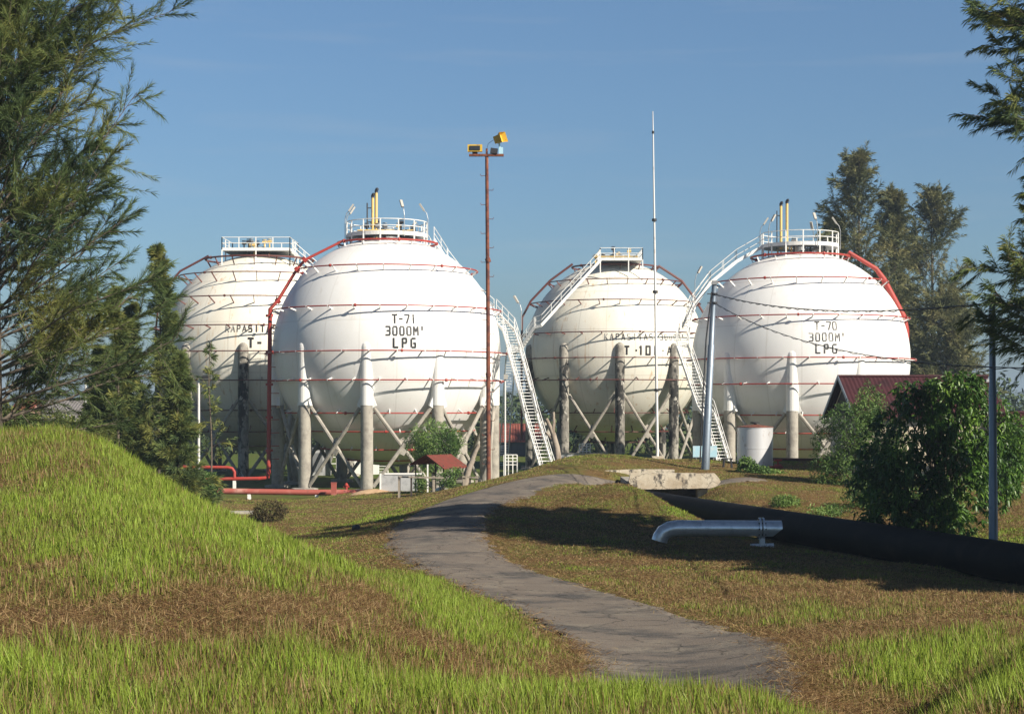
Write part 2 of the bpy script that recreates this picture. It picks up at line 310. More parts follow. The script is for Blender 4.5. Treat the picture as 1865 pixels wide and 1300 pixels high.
# the ditch with the pipe, its banks and the hump beside the bridge
def cw(x, y, z): CP.append((CX + x / y * F, y, z))
cw(4.6, 16.4, 3.45); cw(5.2, 17.8, 3.48); cw(6.2, 20.2, 3.38); cw(7.5, 23.3, 3.05); cw(3.3, 16.9, 2.78); cw(3.95, 18.5, 2.68); cw(4.9, 20.9, 2.62); cw(6.2, 24, 2.6); cw(7.2, 18.5, 3.75); cw(9.5, 23, 3.4); cw(2.9, 19.6, 2.62)
cw(14.9, 48, 1.18); cw(13, 54.5, 1.15); cw(11, 61.5, 1.12); cw(9.1, 68, 1.1); cw(7.4, 74.5, 1.1); cw(6.8, 80, 1.1); cw(6.2, 86, 1.2)
cw(22, 30, 2.1); cw(18, 40, 1.5)
cp(1150, 880, 75); cp(1198, 899, 72.5); cp(1240, 930, 68.5); cp(1268, 950, 65); cp(1100, 884, 77); cp(1000, 915, 74); cp(1150, 925, 69); cp(1300, 972, 62); cp(1200, 960, 64)
cp(1322, 884, 81.6); cp(1360, 884, 82); cp(1400, 888, 83); cp(1560, 893, 83); cp(1560, 935, 72); cp(1420, 928, 74); cp(1700, 960, 66); cp(1700, 895, 85); cp(1900, 900, 80); cp(1850, 960, 62); cp(1950, 1000, 55)
cp(1400, 852, 100); cp(1480, 846, 102); cp(1300, 838, 104); cp(1190, 842, 104); cp(1100, 840, 108); cp(1000, 843, 106); cp(940, 868, 100); cp(890, 876, 95); cp(890, 890, 106)
cz(1700, 2.3, 100); cz(1900, 2.3, 100)
cz(1100, 0.2, 122); cz(1300, 0.2, 119); cz(1450, 0.2, 119); cz(1700, 0.2, 125); cz(960, 0.2, 120); cz(1900, .4, 122); cp(1450, 838, 108)
cp(720, 893, 108); cp(820, 890, 98); cp(740, 908, 98); cp(650, 940, 80); cp(650, 900, 108); cp(560, 960, 76); cp(700, 930, 82)
for x in (200, 400, 550): cz(x, 0, 112); cz(x, .5, 92); cz(x, 0.9, 78)
cp(650, 985, 60); cp(560, 1000, 58)
for x in (-500, 0, 400, 650, 850, 1100, 1400, 1700, 2300): cz(x, 0, 130); cz(x, 0, 160); cz(x, 0, 200)
for x in (-500, 0): cz(x, .6, 85); cz(x, 0, 110)
CPA = np.array(CP)
def uv_(px, D): return np.stack([(px - CX) / 170.0, np.log(D) * 7.0], -1)
_c = uv_(CPA[:, 0], CPA[:, 1])
def _k(r): return np.where(r > 1e-9, r * r * np.log(np.maximum(r, 1e-9)), 0)
_n = len(_c); _A = np.zeros((_n + 3, _n + 3)); _d = np.linalg.norm(_c[:, None] - _c[None], axis=-1)
_A[:_n, :_n] = _k(_d) + np.eye(_n) * 0.06; _A[:_n, _n] = 1; _A[:_n, _n+1:] = _c; _A[_n, :_n] = 1; _A[_n+1:, :_n] = _c.T
_w = np.linalg.solve(_A, np.concatenate([CPA[:, 2], [0, 0, 0]]))
def rbf(x, y):
    yy = np.clip(y, 8.5, 200); u = np.clip(x / yy * F, -1500, 1500)
    q = uv_(u + CX, yy); out = np.zeros(len(q))
    for i in range(0, len(q), 20000):
        qq = q[i:i+20000]; out[i:i+20000] = _k(np.linalg.norm(qq[:, None] - _c[None], axis=-1)) @ _w[:_n] + _w[_n] + qq @ _w[_n+1:]
    return out
ROAD = [(1268, 1288, 18.6), (1250, 1270, 21), (1245, 1262, 23), (1240, 1200, 28.5), (1130, 1135, 34), (1045, 1100, 39), (930, 1055, 45), (860, 1030, 49), (800, 990, 56), (800, 950, 64), (858, 910, 73), (940, 885, 80), (1040, 868, 84.5), (1150, 862, 86), (1300, 862, 85), (1380, 872, 87)]
ROADW = [2.6, 2.9, 3.2, 3.7, 3.7, 3.7, 3.6, 3.5, 3.6, 3.8, 3.9, 3.5, 2.8, 2.6, 2.4, 1.4]
def catmull(pts, n):
    pts = [np.array(p, float) for p in pts]; pts = [2*pts[0]-pts[1]] + pts + [2*pts[-1]-pts[-2]]; out = []
    for i in range(1, len(pts) - 2):
        for t in np.linspace(0, 1, n, endpoint=False):
            a, b, c, d = pts[i-1:i+3]
            out.append(.5*((2*b)+(-a+c)*t+(2*a-5*b+4*c-d)*t*t+(-a+3*b-3*c+d)*t**3))
    out.append(pts[-2]); return np.array(out)
_rp = [((px - CX) / F * D, D, w) for (px, py, D), w in zip(ROAD, ROADW)]
RC = catmull(_rp, 14)
def road_dist(x, y):
    """distance to the road's centre line minus its half width"""
    out = np.full(len(x), 1e9)
    for i in range(len(RC) - 1):
        a = RC[i, :2]; b = RC[i+1, :2]; d = b - a; L = d @ d + 1e-12
        t = np.clip(((x - a[0]) * d[0] + (y - a[1]) * d[1]) / L, 0, 1)
        dd = np.hypot(x - a[0] - t * d[0], y - a[1] - t * d[1]) - (RC[i, 2] * (1 - t) + RC[i+1, 2] * t) / 2
        out = np.minimum(out, dd)
    return out
def axis(segs):
    a = [segs[0][0]]
    for lo, hi, st in segs: a += list(np.linspace(lo, hi, max(2, int(round((hi - lo) / st)) + 1))[1:])
    return np.array(a)
def geo(a, b, n): return list(a * (b / a) ** np.linspace(0, 1, n + 1)[1:])
_xs = axis([(-60, -32, 2), (-32, 32, .36), (32, 60, 2)])
GX = np.array([-v for v in geo(60, 3400, 14)][::-1] + list(_xs) + geo(60, 3400, 14))
_ys = axis([(-20, 6, 2), (6, 62, .36), (62, 115, .5), (115, 200, 1.7)])
GY = np.array([-v for v in geo(20, 3400, 10)][::-1] + list(_ys) + geo(200, 3500, 14))
XX, YY = np.meshgrid(GX, GY)
xf, yf = XX.ravel(), YY.ravel()
ZZ = rbf(xf, yf)
rd = road_dist(xf, yf)
far = np.clip((np.hypot(xf, yf) - 170) / 60, 0, 1)
away = np.clip((np.abs(xf) - 70) / 60, 0, 1)
ZZ = ZZ * (1 - np.maximum(far, away))
rough = np.clip((rd - .1) / 1.2, 0, 1) * (1 - far)
near = np.clip(1.5 - yf / 60, .35, 1)
ZZ = ZZ + rough * ((fbm(xf / 1.7, yf / 1.7, 3) - .5) * .20 + (fbm(xf / .6 + 9, yf / .6, 2) - .5) * .09 * near)
ZG = ZZ.reshape(XX.shape)
def H(x, y):
    x = np.atleast_1d(np.asarray(x, float)); y = np.atleast_1d(np.asarray(y, float))
    i = np.clip(np.searchsorted(GX, x) - 1, 0, len(GX) - 2); j = np.clip(np.searchsorted(GY, y) - 1, 0, len(GY) - 2)
    fx = (x - GX[i]) / (GX[i+1] - GX[i]); fy = (y - GY[j]) / (GY[j+1] - GY[j])
    return (ZG[j, i]*(1-fx) + ZG[j, i+1]*fx)*(1-fy) + (ZG[j+1, i]*(1-fx) + ZG[j+1, i+1]*fx)*fy
def h1(x, y): return float(H(x, y)[0])
# where the turf is green: patches given by (photo x, distance, radius in photo x, radius in log distance, amount)
GP = [(100, 36, 420, .30, .55), (250, 30, 120, .35, .35), (420, 33, 150, .22, .75), (560, 31, 110, .16, .8), (800, 36, 130, .24, .95), (880, 27, 150, .26, .8), (700, 44, 90, .12, .7),
      (900, 14.5, 1600, .20, .95), (1650, 24, 110, .10, 1.0), (1740, 24.5, 90, .10, .95), (1830, 15, 200, .22, .8), (1400, 37, 170, .10, .35), (1180, 74, 60, .06, .5),
      (700, 72, 120, .10, .7), (600, 122, 260, .09, .9), (560, 62, 130, .06, .4), (1240, 69, 30, .05, .9), (1500, 104, 200, .03, .3), (1850, 58, 80, .10, .8), (1000, 98, 150, .04, .4), (180, 26, 330, .17, .5)]
BP = [(250, 18.8, 420, .09, .9), (650, 26, 120, .11, .8), (450, 21.5, 220, .08, .6), (130, 33, 100, .04, .2), (1400, 22, 130, .12, .8), (1550, 40, 500, .12, .55), (1600, 30, 400, .08, .4), (1100, 23, 110, .16, .8), (990, 105, 60, .05, 1)]
def green(x, y):
    yy = np.maximum(y, 6); farg = np.clip((y - 116) / 30, 0, 1); px = x / yy * F + CX; ly = np.log(yy); g = np.full(len(x), .12)
    for a, D, ra, rl, am in GP: g = g + am * np.exp(-((px - a) / ra) ** 2 - ((ly - math.log(D)) / rl) ** 2)
    for a, D, ra, rl, am in BP: g = g - am * np.exp(-((px - a) / ra) ** 2 - ((ly - math.log(D)) / rl) ** 2)
    g = g * .75 + (fbm(x / 1.1 + 40, y / 1.6, 4) - .5) * 1.3 + (vnoise(x / .45, y / .5) - .5) * .35
    return np.clip(g + .12 + farg * .8, 0, 1)
gm = bpy.data.meshes.new('ground'); nx, ny = len(GX), len(GY)
idx = np.arange(nx * ny).reshape(ny, nx)
T = np.stack([idx[:-1, :-1], idx[:-1, 1:], idx[1:, 1:], idx[1:, :-1]], -1).reshape(-1, 4)
gr = npmesh('ground', np.stack([xf, yf, ZZ], -1), T, M['ground'])
ga = gr.data.attributes.new('green', 'FLOAT', 'POINT')
ga.data.foreach_set('value', green(xf, yf).astype(np.float32))
gr.data.polygons.foreach_set('use_smooth', [True] * len(gr.data.polygons))
tag(gr, kind='structure')

# road: a sheet lying just above the ground, ragged edges
V = []; Fc = []; NW = 17; L = len(RC)
RC2 = catmull(_rp, 60); L = len(RC2)
for i in range(L):
    a = RC2[max(i-1, 0), :2]; b = RC2[min(i+1, L-1), :2]; d = b - a; d = d / (np.linalg.norm(d) + 1e-9); nn = np.array([-d[1], d[0]])
    c = RC2[i, :2]; w = RC2[i, 2]
    for j in range(NW):
        t = (j / (NW - 1) - .5); s = t * w
        if j in (0, NW - 1): s += (vnoise(np.array([i * .19]), np.array([j * 3.7]))[0] - .5) * .7 + (vnoise(np.array([i * .42]), np.array([j * 9.1]))[0] - .5) * .18
        p = c + nn * s; V.append((p[0], p[1]))
V = np.array(V); vz = rbf(V[:, 0], V[:, 1]) + .045
idx = np.arange(L * NW).reshape(L, NW)
T = np.stack([idx[:-1, :-1], idx[1:, :-1], idx[1:, 1:], idx[:-1, 1:]], -1).reshape(-1, 4)
edge = np.zeros((L, NW)); edge[:, 0] = edge[:, -1] = 1
vz = vz - edge.ravel() * .06
road = npmesh('road', np.column_stack([V, vz]), T, M['asphalt']); tag(road, kind='structure')
road.data.polygons.foreach_set('use_smooth', [True] * len(road.data.polygons))

# ------------------------------------------------------------------ far land: water, hills
mb = MB(); mb.quad((-900, 420, .05), (3000, 420, .05), (3200, 1900, .05), (-1200, 1900, .05)); tag(mb.build('water', M['water']), kind='structure')
def ridge(name, x0, x1, y, hmax, wid, seed, n=160):
    mb = MB(); r = random.Random(seed); vs = []; fs = []
    xs = np.linspace(x0, x1, n); hh = hmax * (.45 + .75 * fbm(xs / (abs(x1 - x0) / 9) + seed, xs * 0 + seed, 5))
    prof = [(-1, 0), (-.5, .7), (0, 1), (.6, .6), (1, 0)]
    for i, x in enumerate(xs):
        for a, b in prof: vs.append((x, y + a * wid + 20 * math.sin(x / 130 + seed), b * hh[i] - .3 * (b == 0)))
    for i in range(n - 1):
        for j in range(4): fs.append((i*5+j, (i+1)*5+j, (i+1)*5+j+1, i*5+j+1))
    mb.add(vs, fs); return tag(mb.build(name, M['hill'], smooth=True), kind='structure')
ridge('hills', -1500, 3000, 2500, 26, 120, 4)
ridge('far_shore', -1300, 1500, 1750, 12, 40, 9)

# ------------------------------------------------------------------ lettering strokes (4 x 6 cells, broken like stencils)
G = {
 'T': [(0, 6, 4, 6), (2, 5.3, 2, 0)], '-': [(.8, 3, 3.2, 3)], '7': [(0, 6, 4, 6), (3.8, 5.2, 1.6, 0)], '1': [(2, 6, 2, 0), (1.1, 5.1, 2, 6)], 'i': [(2.2, 6, 2.2, 5.1), (2.2, 4.2, 2.2, 0)],
 '0': [(.3, 5.2, .3, .8), (3.7, 5.2, 3.7, .8), (.6, 6, 1.6, 6), (2.4, 6, 3.4, 6), (.6, 0, 1.6, 0), (2.4, 0, 3.4, 0)],
 'O': [(.2, 6, .2, 0), (3.8, 6, 3.8, 0), (.2, 6, 3.8, 6), (.2, 0, 3.8, 0)],
 '3': [(.4, 6, 3.6, 6), (3.8, 5.4, 3.8, 3.5), (1.4, 3, 3.6, 3), (3.8, 2.5, 3.8, .6), (.4, 0, 3.6, 0)],
 'M': [(.1, 0, .1, 6), (3.9, 0, 3.9, 6), (.5, 5.6, 2, 2.6), (3.5, 5.6, 2, 2.6)],
 'L': [(.4, 6, .4, 0), (1.1, 0, 3.8, 0)], 'P': [(.4, 6, .4, 0), (1.2, 6, 3.4, 6), (3.6, 5.5, 3.6, 3.6), (1.2, 3, 3.4, 3)],
 'G': [(3.6, 6, 1, 6), (.3, 5.4, .3, .6), (1, 0, 3.6, 0), (3.7, .5, 3.7, 2.7), (3.7, 2.8, 2.4, 2.8)],
 'K': [(.3, 6, .3, 0), (3.8, 6, .9, 3.1), (1.4, 3.3, 3.8, 0)], 'A': [(0, 0, 1.9, 6), (4, 0, 2.1, 6), (1, 2, 3, 2)],
 'S': [(3.7, 6, .6, 6), (.3, 5.5, .3, 3.6), (.7, 3.1, 3.3, 3.1), (3.7, 2.6, 3.7, .5), (3.4, 0, .3, 0)], 'I': [(2, 6, 2, 0)],
 '.': [(1.7, 3, 2.3, 3)], ' ': [], '^': [(1, 6, 2, 6), (2, 6, 2, 4), (1, 5, 2, 5), (1, 4, 2, 4)]}
def letter(mb, text, Rr, zc, lon0, h0, size, pitch, sw):
    """strokes laid on a sphere of radius Rr about (0,0,zc)"""
    lat0 = math.asin(h0 / Rr); k = size / 6; n = len(text)
    for i, ch in enumerate(text):
        ox = (i - (n - 1) / 2) * pitch - 2 * k * .8
        for x0, y0, x1, y1 in G[ch]:
            a = Vector((ox + x0 * k * .8, (y0 - 3) * k)); b = Vector((ox + x1 * k * .8, (y1 - 3) * k)); d = (b - a); Ld = max(d.length, 1e-6); d = d / Ld
            nn = Vector((-d.y, d.x)) * sw / 2; a -= d * sw * .3; b += d * sw * .3; m = max(1, int(Ld / .12)); vs = []; fs = []
            for q in range(m + 1):
                c = a + (b - a) * q / m
                for s in (-1, 1):
                    p = c + nn * s; lat = lat0 + p.y / Rr; lon = lon0 + p.x / (Rr * math.cos(lat0)); rr = Rr + .018
                    vs.append((rr * math.cos(lat) * math.sin(lon), -rr * math.cos(lat) * math.cos(lon), zc + rr * math.sin(lat)))
            for q in range(m): fs.append((2*q, 2*q+1, 2*q+3, 2*q+2))
            mb.add(vs, fs)

# ------------------------------------------------------------------ stairs
def stairs(frame, rail, pts, width, wdirs=None, gap=.26, post=1.3, railh=1.0):
    pts = [Vector(p) for p in pts]; acc = 0
    for i in range(len(pts) - 1):
        a, b = pts[i], pts[i+1]; d = b - a; L = d.length
        if wdirs is not None: w = Vector(wdirs[i]).normalized()
        else:
            w = Vector((d.y, -d.x, 0)); w = w.normalized() if w.length > .1 else Vector((0, 1, 0))
        for s in (-1, 1):
            frame.bar(a + w * s * width / 2, b + w * s * width / 2, .07, .26)
            for hh in (railh, railh * .52): rail.tube([a + w * s * width / 2 + Vector((0, 0, hh)), b + w * s * width / 2 + Vector((0, 0, hh))], .028, 5)
            m = max(1, int(L / post))
            for q in range(m + 1):
                c = a + d * q / m + w * s * width / 2; rail.tube([c, c + Vector((0, 0, railh))], .026, 5)
        hd = Vector((d.x, d.y, 0)); hd = hd.normalized() if hd.length > .1 else Vector((1, 0, 0))
        nst = max(1, int(max(abs(d.z) / gap, Vector((d.x, d.y, 0)).length / .3 if abs(d.z) < .5 else 0)))
        for q in range(nst + 1):
            c = a + d * (q + .5) / (nst + 1)
            frame.bar(c - w * width / 2, c + w * width / 2, .24, .045)

# ------------------------------------------------------------------ the spherical tanks
def tank(label, px, D, zc, rings, ring_off, col0, style, deck, text, stair_pts, stair_w, wd=None):
    X = (px - CX) / F * D; R = 8.95; old = style == 'old'
    root = thing('spherical_tank', (X, D, 0), label, 'storage tank', 'spherical gas tanks')
    cam_phi = math.atan2(-X, D)
    org = Vector((X, D, 0))
    Lp = lambda x, y, d: P(x, y, d) - org
    mb = MB(); prof = [(max(.001, R * math.cos(t)), zc + R * math.sin(t)) for t in np.linspace(-math.pi/2, math.pi/2, 73)]
    mb.lathe(prof, 144)
    shell = mb.build('shell', M['cream_shell' if old else 'white_shell'], root, smooth=True)
    for (txt, lonpx, h0, size, pitch, sw, mt) in text:
        mb = MB(); lon = math.asin((lonpx - px) / F * D / R * .985) + cam_phi
        letter(mb, txt, R, zc, lon, h0, size, pitch, sw); mb.build('lettering', M[mt], shell)
    # ring pipes with their brackets
    for ri, (h, r) in enumerate(rings):
        n = max(10, int(round(2 * math.pi * r / 2.05))); mr = .055 if ri else .085
        mb = MB(); mb.tube([(r * math.cos(t), r * math.sin(t), zc + h) for t in np.linspace(0, 2*math.pi, 97)[:-1]], mr, 6, closed=True)
        for q in range(5):                                          # flanged joints
            t = 2 * math.pi * (q + .3 * ri) / 5; c = Vector((r * math.cos(t), r * math.sin(t), zc + h)); dd = Vector((-math.sin(t), math.cos(t), 0))
            mb.tube([c - dd * .07, c + dd * .07], mr + .06, 8)
        ring = mb.build('ring_pipe', M['brown_pipe' if old else 'red_pipe'], root, smooth=False)
        bm_ = M['brown_pipe' if old else 'white_paint']; rest = MB(); first = None
        p0 = Vector((r, 0, h)); dirn = Vector((r, 0, h)).normalized(); q0 = dirn * (R - .05); p1 = p0 + (p0 - q0).normalized() * .06
        for k in range(n):
            ph = 2 * math.pi * (k + .37 * ri) / n + cam_phi
            facing = -math.sin(ph + 0) * 1.0                       # -y side faces the camera
            if facing > -.12 and h > -7.5:
                if first is None:
                    b = MB(); b.bar((q0.x, 0, zc + q0.z), (p1.x, 0, zc + p1.z), .10, .06, up=(0, 1, 0)); first = b.build('bracket', bm_, ring)
                    o = first
                else: o = copy_part(first, ring)
                o.rotation_euler = (0, 0, ph)
            else:
                c_, s_ = math.cos(ph), math.sin(ph)
                rest.bar((q0.x * c_, q0.x * s_, zc + q0.z), (p1.x * c_, p1.x * s_, zc + p1.z), .10, .06)
        if rest.v: tag(rest.build('rear_brackets', bm_, ring), kind='stuff')
    # columns and cross braces
    cr_ = R - (.02 if old else .38); rad = .46
    mb = MB(); topz = zc + (.25 if old else -.1)
    prof = [(0.001, -.6), (rad, -.6)] + [(rad + .012 * (k % 2), z) for k, z in enumerate(np.linspace(0, zc - 4.3, 8))]
    if old: prof += [(rad, topz - .15), (rad * .92, topz + .06), (rad * .7, topz + .25), (rad * .35, topz + .36), (.001, topz + .4)]
    else: prof += [(rad, zc - 4.2), (.001, zc - 4.2)]
    colm = None
    for k in range(10):
        ph = R_(col0 + 36 * k) + cam_phi; loc = (cr_ * math.sin(ph), -cr_ * math.cos(ph), 0)
        if colm is None:
            mb.lathe(prof, 20); colm = mb.build('column', M['stained_concrete' if old else 'concrete'], root, smooth=True, auto=40)
            b = MB(); b.lathe([(.001, .0), (1.0, .0), (1.0, .16), (.8, .2), (.001, .2)], 8); foot = b.build('footing', M['concrete'], colm)
            cas = None
            if not old:
                b = MB(); rr = rad + .03
                b.lathe([(rad, zc - 4.22), (rr, zc - 4.22), (rr, zc + .1), (rr * .93, zc + .3), (rr * .75, zc + .47), (rr * .45, zc + .58), (.001, zc + .62)], 20)
                for s in (-1, 1): b.add([(s*.2, -.12, zc-2.9), (s*.2, .12, zc-2.9), (s*.74, .12, zc-4.25), (s*.74, -.12, zc-4.25), (s*.2, .12, zc-4.6), (s*.2, -.12, zc-4.6)], [(0,1,2,3), (3,2,4,5), (0,3,5), (1,4,2)])
                cas = b.build('casing', M['white_paint'], colm, smooth=False)
            c = colm
        else:
            c = copy_part(colm, root); copy_part(foot, c)
            if cas: copy_part(cas, c)
        c.location = loc; c.rotation_euler = (0, 0, ph)
    zt = zc - 4.3
    chord = 2 * cr_ * math.sin(R_(18)) - .9; rm = cr_ * math.cos(R_(18))
    br0 = None
    for k in range(10):
        ph = R_(col0 + 36 * k + 18) + cam_phi
        for s in (-1, 1):
            if br0 is None or s not in br0:
                b = MB(); off = .09 * s
                b.tube([(-s * chord / 2, -off, .35), (s * chord / 2, -off, zt)], .15, 8)
                b.box((0, -off, (zt + .35) / 2 - s * .35), (.5, .1, .5), rot=Matrix.Rotation(s * .5, 3, 'Y'))
                o = b.build('brace', M['concrete'], root, smooth=True, auto=40); br0 = br0 or {}; br0[s] = o
            else: o = copy_part(br0[s], root)
            o.location = (rm * math.sin(ph), -rm * math.cos(ph), 0); o.rotation_euler = (0, 0, ph)
    # platform on the crown
    dk = MB(); rl = MB(); sup = MB(); r0 = 3.15
    if not old:
        dk.lathe([(1.1, deck - .06), (r0, deck - .06), (r0, deck), (1.1, deck), (1.1, deck - .06)], 28)
        ringp = lambda rr, z: [(rr * math.cos(t), rr * math.sin(t), z) for t in np.linspace(0, 2*math.pi, 41)[:-1]]
        rl.tube(ringp(r0, deck + 1.12), .035, 6, closed=True); rl.tube(ringp(r0, deck + .62), .03, 6, closed=True)
        n = 14
        for k in range(n):
            t = 2 * math.pi * (k + .3) / n; rl.bar((r0 * math.cos(t), r0 * math.sin(t), deck), (r0 * math.cos(t), r0 * math.sin(t), deck + 1.12), .09, .06)
            zs = zc + math.sqrt(R*R - r0*r0); rl.bar((r0 * math.cos(t), r0 * math.sin(t), zs - .1), (r0 * math.cos(t), r0 * math.sin(t), deck), .11, .09)
        vs = []; fs = []; m = 40
        for k in range(m):
            t = 2 * math.pi * k / m
            for rr, z in ((r0 + .03, deck - .1), (r0 + .03, deck + .2), (r0 + .01, deck + .2), (r0 + .01, deck - .1)): vs.append((rr * math.cos(t), rr * math.sin(t), z))
        for k in range(m):
            k2 = (k + 1) % m
            for j in range(4): fs.append((k*4+j, k2*4+j, k2*4+(j+1) % 4, k*4+(j+1) % 4))
        rl.add(vs, fs)
    else:
        x0, x1, y0, y1 = style_rect
        dk.box(((x0+x1)/2, (y0+y1)/2, deck - .03), (x1-x0, y1-y0, .06))
        cs = [(x0, y0), (x1, y0), (x1, y1), (x0, y1)]
        for k in range(4):
            a = Vector((*cs[k], deck)); b = Vector((*cs[(k+1) % 4], deck)); n = max(3, int((b-a).length / 1.5))
            rl.bar(a + Vector((0, 0, .05)), b + Vector((0, 0, .05)), .04, .26)
            for hh in (1.12, .6): rl.tube([a + Vector((0, 0, hh)), b + Vector((0, 0, hh))], .034, 5)
            for q in range(n + 1):
                c = a + (b-a) * q / n; zs = R*R - c.x*c.x - c.y*c.y
                rl.bar(c, c + Vector((0, 0, 1.12)), .08, .06)
                if zs > 0 and q % 2 == 0: rl.bar(Vector((c.x, c.y, zc + math.sqrt(zs) - .1)), c, .10, .08)
    plat = dk.build('platform', M['grey_metal'], root); rl.build('railing', M['white_paint'], plat)
    # valves and pipework on the crown
    vm = MB(); r = random.Random(int(px)); top = zc + R
    vm.cur = 0; vm.lathe([(.001, top + .75), (.55, top + .75), (.55, top + .1), (.75, top + .1), (.75, top - .2)], 16)
    for k in range(9):
        x = r.uniform(-2.2, 2.2); y = r.uniform(-2, 2); vm.cur = r.choice((0, 1, 2, 2)); hh = r.uniform(.5, 1.3)
        vm.tube([(x, y, top - .3), (x, y, top + hh)], .07, 7); vm.tube([(x - .2, y, top + hh), (x + .2, y, top + hh)], .13, 8)
        vm.lathe([(.001, top + hh + .25), (.2, top + hh + .25), (.2, top + hh + .2), (.001, top + hh + .2)], 10, (x, y, 0))
    for k in range(4):
        vm.cur = (1, 0, 2, 0)[k]; y = -1.6 + k; vm.tube([(-2.2, y, top + .45 + .1 * k), (2.2, y, top + .45 + .1 * k)], .06, 6)
    vm.build('valve_cluster', [M['grey_metal'], M['yellow'], M['dark_metal']], root)
    st = MB(); ra = MB(); stairs(st, ra, stair_pts, stair_w, wd); so = st.build('staircase', M['white_paint'], root); ra.build('handrail', M['white_paint'], so)
    # flat landing where a flight turns
    return root, shell, Lp, plat
def lamp(parent, x, y, z, hgt, lean, tilt, mt='lamp_grey'):
    """gooseneck lamp on the platform rim; lean = direction its arm bends (angle)"""
    m = MB(); dx, dy = math.cos(lean), math.sin(lean)
    m.tube([(x, y, z), (x, y, z + hgt * .7), (x + dx*.12, y + dy*.12, z + hgt * .9), (x + dx*.35, y + dy*.35, z + hgt)], .03, 6)
    o = m.build('lamp', M['grey_metal'], parent)
    h = MB(); a = Vector((x + dx*.3, y + dy*.3, z + hgt - .05)); b = a + Vector((dx * .36, dy * .36, .55 * tilt)); h.bar(a, b, .2, .13); h.build('lamp_head', M[mt], o)

style_rect = None
RN = [(8.5, 3.9), (6.3, 7.15), (3.15, 9.0), (-.2, 9.55), (-2.35, 9.3), (-4.8, 8.1), (-6.2, 6.9), (-7.6, 5.2), (-8.5, 3.2)]
t71, s71, L71, p71 = tank('white spherical tank marked T-71 with a thick red riser pipe on its left', 705, 130, 10.6, RN, .7, -10, 'new', 19.64,
    [('T-7i', 735, 2.15, .62, .46, .12, 'bold_lettering'), ('3000M^', 737, 1.26, .62, .52, .12, 'lettering'), ('LPG', 735, .37, .66, .66, .14, 'bold_lettering')],
    [(3.2, 1.6, 19.6), (4.2, 4.2, 18.1), (5.7, 5.6, 16.2), (8.15, 3.8, 14.0), (9.6, .4, 12.3), (10.0, -2.2, 10.9), (10.0, -3.3, 10.6), (10.9, -6.2, 7.2), (11.3, -6.9, 5.5), (12.9, -11.6, -.1)], .95,
    [(1, -.4, 0), (.8, -.6, 0), (.6, 1, 0), (1, .4, 0), (1, .2, 0), (1, 0, 0), (1, .2, 0), (1, .25, 0), (1, .25, 0)])
for a, hg, tl in ((-176, 2.3, 1), (200, 2.0, 1), (-62, 2.35, 1), (-10, 2.3, 1), (45, 1.7, -.8)):
    t = R_(a); lamp(p71, 3.3 * math.cos(t), 3.3 * math.sin(t), 19.4, hg, t + math.pi, tl)
def stack(root, x, y, z0, z1):
    m = MB(); m.tube([(x, y, z0), (x, y, z1 - .15)], .115, 10); o = m.build('vent_stack', M['yellow'], root, smooth=True, auto=50)
    m = MB(); m.tube([(x, y, z1 - .2), (x, y, z1 - .03), (x + .05, y - .05, z1 + .06), (x + .12, y - .1, z1 + .08)], .13, 8); m.build('stack_cap', M['dark_metal'], o)
stack(t71, -1.12, -.2, 19.4, 22.9); stack(t71, -.84, -.2, 19.4, 23.3)
m = MB(); m.tube([(-1.55, -.2, 19.4), (-1.55, -.2, 22.3)], .06, 6)
for z in (20.8, 21.9): m.tube([(-1.6, -.2, z), (-1.1, -.2, z)], .04, 5)
m.build('drain_pipe', M['dark_metal'], t71)
m = MB(); pts = [L71(628, 437, 128), L71(556, 473, 127.5), L71(541, 490, 127.5), L71(507, 546, 127), L71(492, 563, 127), L71(490.5, 700, 127), L71(489, 862, 127), L71(487, 870, 127)]
m.tube(pts, [.10, .11, .12, .14, .165, .17, .17, .17], 10)
for y in (520, 575, 640, 700, 760, 820): 
    if y > 563: c = L71(490.5, y, 127); m.tube([c - Vector((0, 0, .09)), c + Vector((0, 0, .09))], .29, 12)
for a_, b_ in ((555, 473), (541, 491), (506, 548)): c = L71(a_, b_, 127.3); m.tube([c - Vector((.1, 0, .1)), c + Vector((.1, 0, .1))], .24, 10)
for y in range(572, 860, 24): a = L71(494, y, 127); m.bar(a, a + Vector((.55, .4, 0)), .05, .05)
m.build('riser_pipe', M['red_pipe'], t71, smooth=True, auto=40)

RN70 = [(8.5, 4.05), (6.35, 7.2), (3.3, 8.9), (-.05, 9.4), (-2.1, 9.3), (-4.55, 8.2), (-6.0, 7.0), (-7.3, 5.5), (-8.4, 3.3)]
t70, s70, L70, p70 = tank('white spherical tank with faded T-70 marking and a red pipe down its right side', 1457, 137, 10.15, RN70, .7, -4, 'new', 19.5,
    [('T-70', 1503, 2.42, .62, .46, .10, 'faded_lettering'), ('3000M^', 1505, 1.53, .62, .52, .09, 'faded_lettering'), ('LPG', 1502, .62, .66, .66, .11, 'lettering')],
    [(-3.2, .4, 19.5), (-5.3, .2, 18.3), (-7.5, -.1, 16.5), (-9.0, -.6, 14.5), (-9.75, -1.5, 12.8), (-10.1, -2.6, 11.3), (-10.1, -3.5, 11.0), (-8.9, -7.5, 6.2), (-8.6, -8.2, 5.7), (-7.4, -12, .2)], .95,
    [(0, 1, 0), (0, 1, 0), (0, 1, 0), (-.3, 1, 0), (-1, .6, 0), (-1, 0, 0), (1, .2, 0), (1, .25, 0), (1, .25, 0)])
for a, hg, tl in ((178, 2.2, 1), (-150, 2.3, 1), (-75, 2.3, 1), (60, 2.1, 1), (-8, 2.2, 1)):
    t = R_(a); lamp(p70, 3.3 * math.cos(t), 3.3 * math.sin(t), 19.25, hg, t + math.pi, tl)
